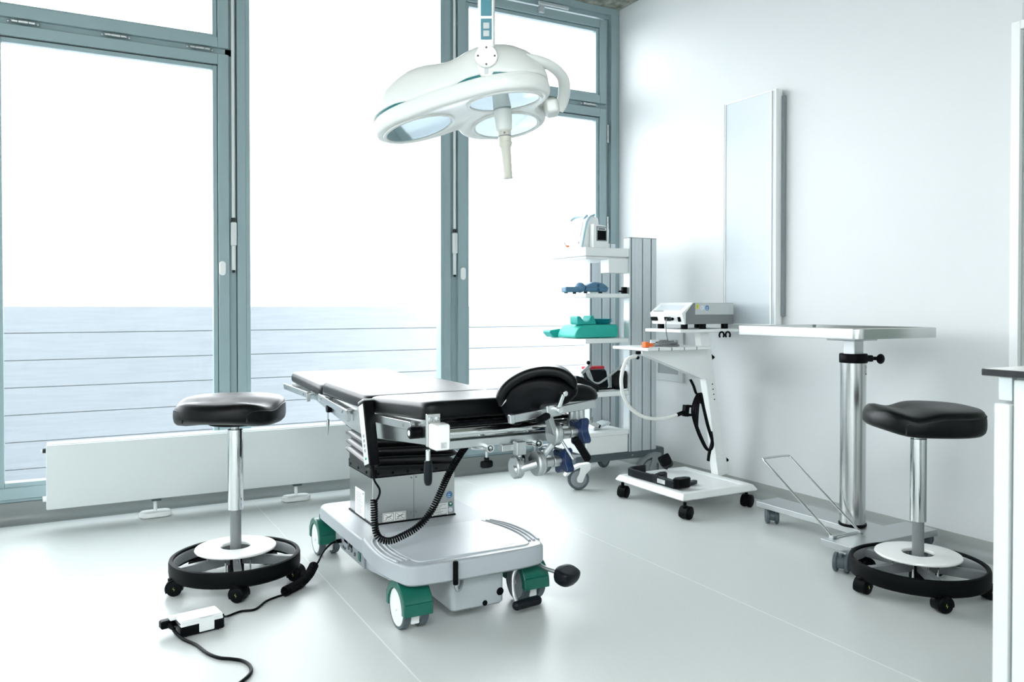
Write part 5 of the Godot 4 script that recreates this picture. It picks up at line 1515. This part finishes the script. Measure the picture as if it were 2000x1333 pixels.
	for z in [-3.575, -3.46]: g.box(V(2.862, 0.985, z), V(0.012, 0.022, 0.05), 0.002, Basis(V(0, 0, 1), 0.28))
	part(fr, "socket", g, M.rubber)
	part(fr, "socket", G.new().box(V(2.862, 0.984, -3.365), V(0.012, 0.026, 0.018), 0.002, Basis(V(0, 0, 1), 0.28)), M.rubber)
	g = G.new()
	var up := V(0.076, 0.057, 0).normalized()
	g.card(V(2.866, 1.0275, -3.545), V(0, 0, 1), up, 0.085, 0.006, 0.001)
	part(fr, "label_strip", g, M.greymetal)
	g = G.new().card(V(2.892, 1.046, -3.475), V(0, 0, 1), up, 0.2, 0.045, 0.0006)
	part(fr, "key_field", g, M.panelface)
	g = G.new()
	for e in [[2.895, -3.56], [2.90, -3.37], [3.02, -3.36], [3.18, -3.36], [3.18, -3.58]]: g.rod(V(e[0], 0.93, e[1]), V(e[0], 0.958, e[1]), 0.019, 18)
	part(cs, "foot", g, M.rubber)
	# its lead, gathered on the small shelf under an orange plug
	t = thing("electrode_lead", "grey electrode lead coiled on the trolley shelf with an orange plug", "cable", V(2.75, 0.838, -3.42))
	g = G.new().rod(V(2.858, 0.985, -3.46), V(2.835, 0.985, -3.44), 0.007, 12)
	g.rod(V(2.86, 0.985, -3.462), V(2.842, 0.985, -3.395), 0.008, 12)
	part(t, "lead_plug", g, M.rubber)
	part(t, "cord", G.new().tube(curve([V(2.838, 0.985, -3.44), V(2.80, 0.975, -3.40), V(2.775, 0.93, -3.37), V(2.785, 0.88, -3.37), V(2.81, 0.85, -3.38), V(2.82, 0.844, -3.40)], 8), 0.0028, 8), M.greymetal)
	var lp := []
	for k in 7:
		for i in 8:
			var q := TAU * i / 8
			lp.append(V(2.80 + (0.075 - 0.004 * k) * cos(q) + 0.006 * sin(k * 2.1), 0.8415 + 0.0042 * k + 0.002 * sin(q * 3.0 + k), -3.40 + (0.055 - 0.004 * k) * sin(q) + 0.006 * cos(k * 1.7)))
	lp.append(V(2.72, 0.844, -3.36)); lp.append(V(2.66, 0.848, -3.35))
	part(t, "coil", G.new().tube(curve(lp, 4), 0.003, 7), M.greymetal)
	g = G.new().bx(V(2.612, 0.839, -3.37), V(2.638, 0.868, -3.335), 0.003)
	g.bx(V(2.63, 0.842, -3.365), V(2.672, 0.86, -3.34), 0.003)
	part(t, "orange_plug", g, M.orange)
	# gooseneck under the shelf
	t = thing("gooseneck_arm", "white flexible gooseneck arm with a black clamp hanging from the trolley shelf", "gooseneck arm", V(2.62, 0.80, -3.35))
	g = G.new().rod(V(2.572, 0.822, -3.345), V(2.572, 0.805, -3.345), 0.014, 16)
	g.ball(V(2.568, 0.788, -3.345), V(0.010, 0.010, 0.012), 14, 8)
	part(t, "swivel", g, M.rubber)
	part(t, "swivel_pin", G.new().rod(V(2.570, 0.806, -3.345), V(2.568, 0.79, -3.345), 0.007, 12), M.satin)
	part(t, "hose", G.new().tube(curve([V(2.562, 0.795, -3.348), V(2.535, 0.792, -3.35), V(2.50, 0.772, -3.35), V(2.475, 0.72, -3.35), V(2.468, 0.66, -3.35), V(2.482, 0.595, -3.35), V(2.525, 0.530, -3.35), V(2.60, 0.482, -3.35), V(2.68, 0.462, -3.35), V(2.76, 0.460, -3.35), V(2.835, 0.473, -3.35)], 10), 0.0098, 16), M.lamp)
	g = G.new().rod(V(2.832, 0.472, -3.35), V(2.885, 0.485, -3.35), 0.011, 14)
	g.box(V(2.895, 0.492, -3.35), V(0.028, 0.062, 0.03), 0.003, Basis(V(0, 0, 1), -0.12))
	g.box(V(2.91, 0.515, -3.35), V(0.035, 0.014, 0.03), 0.003)
	g.box(V(2.912, 0.468, -3.35), V(0.03, 0.014, 0.03), 0.003)
	part(t, "clamp", g, M.rubber)
	# black cable looped over the cleats
	t = thing("looped_cable", "black cable looped up and down over the hooks on the trolley post", "cable", V(3.02, 0.2, -3.37))
	for k in 4:
		var d := 0.011 * k
		var x := V(d, 0, -0.004 * k)
		var w := 0.022 - 0.003 * k
		part(t, "loop", G.new().tube(curve([V(2.985, 0.575, -3.357) + x, V(2.958 + 0.004 * k, 0.54, -3.355) + x, V(2.942 + 0.008 * k, 0.48 - 0.02 * k, -3.353) + x * 0.6, V(2.975, 0.38, -3.352) + x * 0.6, V(3.03, 0.285, -3.352) + x * 0.5, V(3.07, 0.262, -3.355) + x * 0.3, V(3.09, 0.30, -3.358) + x * 0.3, V(3.062, 0.40, -3.36) + x * 0.3 - V(w, 0, 0) * 0.3, V(3.025, 0.50, -3.36) + x * 0.4, V(3.005, 0.565, -3.358) + x * 0.5], 8, true), 0.0055, 8, true), M.rubber)
	# foot switch bracket and cap on the base
	t = thing("foot_switch", "dark grey open-framed foot switch lying on the trolley base", "foot switch", V(2.76, 0.112, -3.42))
	var y := 0.1165
	g = G.new().at(V(0, y, 0), B_PLAN)
	g.poly(soft([Vector2(2.84, -3.615), Vector2(2.83, -3.632), Vector2(2.74, -3.628), Vector2(2.697, -3.60), Vector2(2.692, -3.55), Vector2(2.702, -3.35), Vector2(2.716, -3.35), Vector2(2.709, -3.55), Vector2(2.714, -3.59), Vector2(2.745, -3.612)], 0.008), 0.0, 0.042, 0.003, 50)
	part(t, "guard", g, M.grip)
	g = G.new().at(V(0, y, 0), B_PLAN).poly(soft([Vector2(2.70, -3.43), Vector2(2.735, -3.43), Vector2(2.735, -3.215), Vector2(2.70, -3.215)], 0.006), 0.0, 0.038, 0.003)
	part(t, "bar", g, M.grip)
	g = G.new().at(V(0, y, 0), B_PLAN)
	g.poly(soft([Vector2(2.70, -3.225), Vector2(2.735, -3.255), Vector2(2.80, -3.25), Vector2(2.822, -3.225), Vector2(2.80, -3.20), Vector2(2.72, -3.195)], 0.012), 0.0, 0.05, 0.005, 50)
	part(t, "pedal", g, M.plastic)
	g = G.new().at(V(0, y, 0), B_PLAN)
	g.poly(soft([Vector2(2.73, -3.42), Vector2(2.80, -3.455), Vector2(2.84, -3.45), Vector2(2.83, -3.42), Vector2(2.76, -3.385)], 0.010), 0.0, 0.036, 0.004, 50)
	part(t, "pedal", g, M.plastic)
	g = G.new().at(V(0, y - 0.004, 0), B_PLAN).poly(soft([Vector2(2.83, -3.24), Vector2(2.91, -3.27), Vector2(2.90, -3.295), Vector2(2.84, -3.275)], 0.008), 0.0, 0.018, 0.002)
	part(t, "tongue", g, M.grip)
	part(t, "sticker", G.new().card(V(2.6998, y + 0.020, -3.315), V(0, 0, 1), V(0, 1, 0), 0.062, 0.022, 0.0008), P.tag)
	t = thing("switch_cap", "small black angled cap with a round recess lying at the back of the trolley base", "cap", V(2.98, 0.112, -3.6))
	var q := Basis(V(0, 1, 0), -0.9) * Basis(V(1, 0, 0), -0.5) * Basis(V(0, 0, 1), 0.55)
	g = G.new().at(V(2.965, 0.170, -3.60), q)
	g.poly(soft([Vector2(-0.034, 0.034), Vector2(0.034, 0.034), Vector2(0.034, -0.022), Vector2(0.02, -0.034), Vector2(-0.02, -0.034), Vector2(-0.034, -0.022)], 0.012), -0.028, 0.022, 0.003, 50)
	bd_cap(t, g, q)

func bd_cap(t: Node3D, g: G, q: Basis) -> void:
	var bd := part(t, "body", g, M.plastic)
	g = G.new().at(V(2.965, 0.170, -3.60), q * Basis(V(1, 0, 0), V(0, 0, 1), V(0, 1, 0)))
	g.lathe([Vector2(0.017, 0.012), Vector2(0.022, 0.0235), Vector2(0.024, 0.0245), Vector2(0.027, 0.0225), Vector2(0.027, 0.0215)], 32)
	part(bd, "ring", g, M.rubber)
	g = G.new().at(V(2.965, 0.170, -3.60), q)
	g.card(V(0.004, 0.0342, 0.0), V(1, 0, 0), V(0, 0, -1), 0.02, 0.008, 0.0006)
	part(bd, "sticker", g, M.white)
	g = G.new().rod(V(2.985, 0.12, -3.615), V(2.97, 0.16, -3.605), 0.006, 10)
	part(bd, "stem", g, M.plastic)

# ---------------------------------------------------------------- instrument table
func instrument_table() -> void:
	var t := thing("instrument_table", "stainless instrument table with a square tray on one column, by the white wall", "instrument table", V(2.975, 0, -2.36))
	var x0 := 2.676; var x1 := 3.178; var z0 := -2.755; var z1 := -2.095
	var cx := (x0 + x1) * 0.5; var cz := (z0 + z1) * 0.5
	var loops := []
	for e in [[0.9245, -0.006], [0.923, 0.0], [0.9245, 0.001], [0.9620, 0.001], [0.9645, -0.001], [0.9655, -0.006], [0.9655, -0.018], [0.964, -0.022], [0.951, -0.030], [0.949, -0.036]]:
		var L := PackedVector3Array()
		for p in rrect(x1 - x0 + 2 * e[1], z1 - z0 + 2 * e[1], 0.035 + e[1] * 0.5, 8): L.append(V(cx + p.x, e[0], cz + p.y))
		loops.append(L)
	part(t, "tray", G.new().loft(loops), M.steel)
	part(t, "tray_socket", G.new().bx(V(2.90, 0.905, -2.44), V(3.05, 0.924, -2.29), 0.004), M.satin)
	var c := V(2.98, 0, -2.36)
	part(t, "square_tube", G.new().at(c, Basis(V(0, 1, 0), 0.0)).box(V(0, 0.86, 0), V(0.062, 0.14, 0.062), 0.006), M.satin)
	var g := G.new().at(c).lathe([Vector2(0.052, 0.808), Vector2(0.057, 0.808), Vector2(0.0585, 0.812), Vector2(0.0585, 0.842), Vector2(0.056, 0.848), Vector2(0.045, 0.848), Vector2(0.03, 0.847)], 40)
	g.at(Vector3.ZERO).bar(V(3.015, 0.828, -2.318), V(3.032, 0.828, -2.302), 0.02, 0.028, 0.003)
	var co := part(t, "clamp_collar", g, M.plastic)
	g = G.new().rod(V(3.03, 0.828, -2.305), V(3.045, 0.828, -2.292), 0.008, 14)
	g.ball(V(3.058, 0.826, -2.284), V(0.024, 0.022, 0.012), 18, 12)
	part(co, "wing_screw", g, M.plastic)
	g = G.new().at(c).lathe([Vector2(0.0525, 0.108), Vector2(0.0525, 0.809)], 48)
	part(t, "column", g, M.steel)
	part(t, "column_foot", G.new().at(c).lathe([Vector2(0.0525, 0.112), Vector2(0.057, 0.111), Vector2(0.058, 0.106), Vector2(0.057, 0.1005), Vector2(0.05, 0.1)], 40), M.rubber)
	var im := page(96, 72, Color("dfe2e0"))
	lines(im, Rect2i(46, 10, 44, 30), 4, 3, Color("555d60"), 7); im.fill_rect(Rect2i(22, 12, 14, 12), Color("353c40")); im.fill_rect(Rect2i(4, 62, 88, 6), Color("30363a"))
	g = G.new()
	var r := 0.0535
	for i in 8:
		var a := 1.35 - 0.085 * i; var b := a - 0.085
		var p := V(cos(a), 0, sin(a)); var q := V(cos(b), 0, sin(b))
		for o in [[0.0, 0.8, 0.757]]:
			g.at(c)
			g.tri(p * r + V(0, 0.8, 0), q * r + V(0, 0.8, 0), q * r + V(0, 0.757, 0), p, q, q, Vector2(i / 8.0, 0), Vector2((i + 1) / 8.0, 0), Vector2((i + 1) / 8.0, 1))
			g.tri(p * r + V(0, 0.8, 0), q * r + V(0, 0.757, 0), p * r + V(0, 0.757, 0), p, q, p, Vector2(i / 8.0, 0), Vector2((i + 1) / 8.0, 1), Vector2(i / 8.0, 1))
	part(t, "sticker", g, print_mat(im))
	# T-shaped base on twin castors
	part(t, "long_foot", G.new().bx(V(2.935, 0.073, -2.88), V(3.085, 0.10, -2.25), 0.002), M.satin)
	part(t, "cross_foot", G.new().bx(V(2.690, 0.073, -2.285), V(3.235, 0.1005, -2.135), 0.002), M.satin)
	for e in [[V(2.975, 0, -2.815), -0.9], [V(2.672, 0, -2.165), -0.5], [V(3.255, 0, -2.215), 1.2]]:
		var cc: Vector3 = e[0]
		var th: float = e[1]
		grey_castor(t, cc, th)
	# foot lever bent from rod
	g = G.new().tube(curve([V(2.735, 0.105, -2.262), V(2.733, 0.135, -2.30), V(2.727, 0.24, -2.45), V(2.722, 0.345, -2.60), V(2.724, 0.362, -2.625), V(2.742, 0.368, -2.634), V(2.87, 0.368, -2.634), V(2.888, 0.362, -2.625), V(2.89, 0.345, -2.60), V(2.893, 0.24, -2.45), V(2.897, 0.135, -2.30), V(2.90, 0.105, -2.262)], 6), 0.0052, 12)
	var lv := part(t, "foot_lever", g, M.chrome)
	g = G.new().bx(V(2.725, 0.10, -2.272), V(2.75, 0.112, -2.25), 0.002)
	g.bx(V(2.89, 0.10, -2.272), V(2.912, 0.112, -2.25), 0.002)
	g.rod(V(2.735, 0.106, -2.262), V(2.90, 0.106, -2.262), 0.004, 10)
	part(lv, "lever_hinge", g, M.satin)

func grey_castor(t: Node, c: Vector3, th: float) -> void:
	var r := 0.0375
	var f := V(cos(th), 0, sin(th)); var ax := V(-sin(th), 0, cos(th))
	var o := c + V(0, r, 0)
	var g := G.new().at(o, Basis(f, ax, V(0, 1, 0)))
	g.lathe([Vector2(0, -0.012), Vector2(r * 0.86, -0.012), Vector2(r * 0.86, 0.012), Vector2(0, 0.012)], 20, 35, -0.6, PI + 0.6)
	g.at(Vector3.ZERO).rod(o - f * 0.014, c - f * 0.014 + V(0, 0.076, 0), 0.010, 14)
	var b := part(t, "castor", g, M.alu_dark)
	for s: float in [-1.0, 1.0]:
		var q := o + ax * s * 0.0215
		part(b, "wheel", G.new().turn(q - ax * 0.009, q + ax * 0.009, [Vector2(0, 0.002), Vector2(r - 0.012, 0.002), Vector2(r - 0.006, 0.0), Vector2(r, 0.004), Vector2(r, 0.014), Vector2(r - 0.006, 0.018), Vector2(r - 0.012, 0.016), Vector2(0, 0.016)], 32), M.tyre)

# ---------------------------------------------------------------- surgical lamp
func surgical_lamp() -> void:
	var o := V(1.231, 1.708, -2.525)
	var t := thing("surgical_lamp", "off-white three-lobed surgical lamp with a teal stripe hanging from the ceiling over the table", "surgical lamp", o)
	off = Vector3.ZERO
	var r := V(0.8776, 0, 0.4795); var nn := V(-0.4795, 0, 0.8776)
	var B := Basis(r, V(0, 1, 0), nn) * Basis(V(0, 0, 1), 0.178) * Basis(V(1, 0, 0), -0.07)
	var lobes := [[Vector2(-0.195, 0.015), 0.155], [Vector2(0.108, 0.135), 0.158], [Vector2(0.108, -0.135), 0.152]]
	var discs := lobes.duplicate()
	for i in 9: discs.append([Vector2(-0.195, 0.015).lerp(Vector2(0.108, 0.135), i / 8.0), 0.156])
	for i in 5: discs.append([Vector2(0.108, 0.135).lerp(Vector2(0.108, -0.135), i / 4.0) * Vector2(0.75, 1.0), 0.145])
	var seg := 144
	var rad := []
	for i in seg:
		var a := TAU * i / seg
		var d := Vector2(cos(a), sin(a))
		var best := 0.09
		for e in discs:
			var c: Vector2 = e[0]
			var R: float = e[1]
			var h: float = c.cross(d)
			if absf(h) < R: best = max(best, c.dot(d) + sqrt(R * R - h * h))
		rad.append(best)
	for k in 14:
		var sm := []
		for i in seg: sm.append((rad[(i + seg - 1) % seg] + rad[i] * 2.0 + rad[(i + 1) % seg]) / 4.0)
		rad = sm
	var sag := func(x: float, z: float) -> float: return -0.22 * (x * x + z * z)
	var lip := func(a: float) -> float:
		# the upper shell covers the stripe except over two arcs at the front
		var f := 0.0
		for e in [[1.43, 0.34], [2.72, 0.32]]:
			f = max(f, smoothstep(e[1], e[1] * 0.35, absf(wrapf(a - e[0], -PI, PI))))
		return 0.0085 * (1.0 - f)
	var loop := func(s: float, ins: float, h: float, dome: float, cover := 0.0) -> PackedVector3Array:
		var L := PackedVector3Array()
		for i in seg:
			var a := TAU * i / seg
			var rr: float = (rad[i] - ins) * s
			var p := V(cos(a) * rr, 0, sin(a) * rr)
			p.y = h - cover * lip.call(a) + sag.call(p.x, p.z) + dome * (1.0 - 0.20 * exp(-pow((p.x + 0.05) / 0.07, 2.0)))
			L.append(p)
		return L
	# lower rim and underside
	var loops := [loop.call(0.05, 0.02, 0.006, 0.0), loop.call(0.35, 0.02, 0.006, 0.0), loop.call(0.7, 0.02, 0.004, 0.0), loop.call(0.88, 0.016, 0.001, 0.0), loop.call(0.97, 0.014, 0.0, 0.0), loop.call(1.0, 0.012, 0.003, 0.0), loop.call(1.0, 0.006, 0.009, 0.0), loop.call(1.0, 0.002, 0.018, 0.0), loop.call(1.0, 0.0, 0.030, 0.0), loop.call(1.0, 0.0015, 0.046, 0.0), loop.call(1.0, 0.005, 0.054, 0.0), loop.call(1.0, 0.012, 0.057, 0.0)]
	part(t, "lower_shell", G.new().at(Vector3.ZERO, B).loft(loops), M.lamp)
	part(t, "stripe", G.new().at(Vector3.ZERO, B).loft([loop.call(1.0, 0.010, 0.050, 0.0), loop.call(1.0, 0.006, 0.056, 0.0), loop.call(1.0, 0.006, 0.063, 0.0), loop.call(1.0, 0.012, 0.069, 0.0)]), M.lamp_teal, "teal stripe")
	loops = [loop.call(1.0, 0.012, 0.061, 0.0, 1.0), loop.call(1.0, 0.002, 0.063, 0.0, 1.0), loop.call(1.0, 0.001, 0.071, 0.0, 0.5), loop.call(0.99, 0.003, 0.075, 0.014), loop.call(0.965, 0.004, 0.075, 0.033), loop.call(0.92, 0.004, 0.075, 0.055), loop.call(0.85, 0.004, 0.075, 0.075), loop.call(0.75, 0.004, 0.075, 0.095), loop.call(0.62, 0.004, 0.075, 0.109), loop.call(0.45, 0.004, 0.075, 0.119), loop.call(0.25, 0.004, 0.075, 0.122), loop.call(0.02, 0.004, 0.075, 0.123)]
	part(t, "upper_shell", G.new().at(Vector3.ZERO, B).loft(loops), M.lamp)
	# three lights in the underside, each tipped towards the middle
	for e in lobes:
		var c: Vector2 = e[0]
		var p := V(c.x * 1.0, 0, c.y * 1.0)
		p.y = sag.call(p.x, p.z) - 0.001
		var tb := B * Basis(V(0, 0, 1), -c.x * 0.55) * Basis(V(1, 0, 0), c.y * 0.55)
		var g := G.new().at(B * p, tb)
		g.lathe([Vector2(0.130, 0.008), Vector2(0.127, -0.004), Vector2(0.122, -0.006), Vector2(0.117, -0.005), Vector2(0.114, -0.001), Vector2(0.114, 0.006)], 56)
		var rg := part(t, "light_ring", g, M.lamp)
		g = G.new().at(B * p, tb)
		var pr := []
		for i in 11: pr.append(Vector2(0.1135 * (1.0 - i / 10.0), -0.001 - 0.0005 * sin(PI * 0.5 * i / 10.0)))
		g.lathe(pr, 48)
		part(rg, "cover_glass", g, M.lampglass)
	# sterile handle under the middle
	var hx := V(0.100, 0, 0.035)
	var H := Basis(r, V(0, 1, 0), nn) * Basis(V(0, 0, 1), 0.08)
	var g := G.new().at(B * hx, H)
	g.rod(V(0, 0.0, 0), V(0, -0.075, 0), 0.031, 28, 0.004, 0.027)
	part(t, "handle_boss", g, M.lamp)
	g = G.new().at(B * hx, H).lathe([Vector2(0.0, -0.074), Vector2(0.022, -0.074), Vector2(0.022, -0.112), Vector2(0.024, -0.113), Vector2(0.024, -0.118), Vector2(0.021, -0.128), Vector2(0.018, -0.132), Vector2(0.0165, -0.17), Vector2(0.0155, -0.230), Vector2(0.0165, -0.233), Vector2(0.0165, -0.238), Vector2(0.0, -0.239)], 28)
	var hd := part(t, "handle", g, M.lamp_handle)
	part(hd, "handle_ring", G.new().at(B * hx, H).lathe([Vector2(0.0215, -0.091), Vector2(0.0228, -0.092), Vector2(0.0228, -0.094), Vector2(0.0215, -0.095)], 28), M.greymetal)
	part(hd, "button", G.new().at(B * hx, H).rod(V(0, -0.085, 0.021), V(0, -0.085, 0.0245), 0.004, 12), M.greymetal)
	# guard rail sweeping round the end
	var cv := [V(0.10, 0.105, 0.23), V(0.17, 0.097, 0.22), V(0.235, 0.088, 0.19), V(0.285, 0.074, 0.14), V(0.318, 0.055, 0.07), V(0.322, 0.030, 0.0), V(0.310, 0.006, -0.04), V(0.295, -0.01, -0.05)]
	part(t, "side_rail", G.new().at(Vector3.ZERO, B).tube(curve(cv, 10), 0.021, 18, false, 0.75), M.lamp)
	part(t, "rail_joint", G.new().at(Vector3.ZERO, B).box(V(0.272, 0.0, -0.045), V(0.055, 0.06, 0.07), 0.014), M.lamp)
	# yoke and hanging arm
	var ar := V(1.146, 1.836, -2.264) - o
	var A := Basis(r, V(0, 1, 0), nn)
	g = G.new().at(ar, A)
	g.poly(circ(0.036, 36, Vector2(0, -0.005)), -0.02, 0.022, 0.004, 60)
	g.poly(soft([Vector2(-0.029, 0.02), Vector2(0.029, 0.02), Vector2(0.028, -0.045), Vector2(0.018, -0.066), Vector2(-0.018, -0.066), Vector2(-0.028, -0.045)], 0.012), -0.05, 0.012, 0.005, 50)
	var yk := part(t, "yoke", g, M.lamp)
	for e in [[0, 0.021], [-0.026, -0.005], [0.026, -0.005], [0, -0.031]]:
		part(yk, "screw", G.new().at(ar, A).rod(V(e[0], e[1], 0.0215), V(e[0], e[1], 0.0232), 0.0032, 12), M.alu_dark)
	part(yk, "latch", G.new().at(ar, A).box(V(0, -0.051, 0.0125), V(0.012, 0.016, 0.004), 0.001), M.socket_frame)
	g = G.new().at(ar, A).box(V(0, 0.622, 0.0), V(0.0525, 1.215, 0.04), 0.008)
	var arm := part(t, "arm", g, M.lamp)
	g = G.new().at(ar, A).box(V(0, 0.078, 0.0202), V(0.034, 0.065, 0.003), 0.001)
	var kp := part(arm, "key_panel", g, M.teal_panel)
	for y in [0.064, 0.088]:
		part(kp, "key", G.new().at(ar, A).box(V(0, y, 0.0225), V(0.019, 0.019, 0.003), 0.001), M.socket_frame)
	for y in [0.152, 0.228, 0.30]:
		part(arm, "inlay", G.new().at(ar, A).box(V(0, y, 0.0202), V(0.034, 0.066, 0.003), 0.001), M.teal_panel)
	part(arm, "joint", G.new().at(ar, A).rod(V(0, 1.16, 0), V(0, 1.23, 0), 0.045, 24, 0.006), M.lamp)
	part(arm, "canopy", G.new().at(ar, A).rod(V(0, 1.215, 0), V(0, 1.2605, 0), 0.12, 32, 0.01), M.lamp)

func _ready() -> void:
	make_materials()
	setup()
	build_room()
	operating_table()
	hand_control()
	leg_support()
	surgical_lamp()
	stool(V(0.545, 0, -3.2), 0.609, 118.7 * DEG, 25 * DEG, V(-0.014, 0, -0.008), 0.6, 0.55, "black padded operating stool with a foot ring, standing in front of the radiator")
	stool(V(2.755, 0, -1.895), 0.587, 214 * DEG, 54 * DEG, V(0.012, 0, 0.006), 0.95, 0.2, "black padded operating stool with a foot ring, standing by the instrument table")
	instrument_table()
	trolley()
	rack()
	rack_items()
	radiator()
	power_supply()
	wall_things()
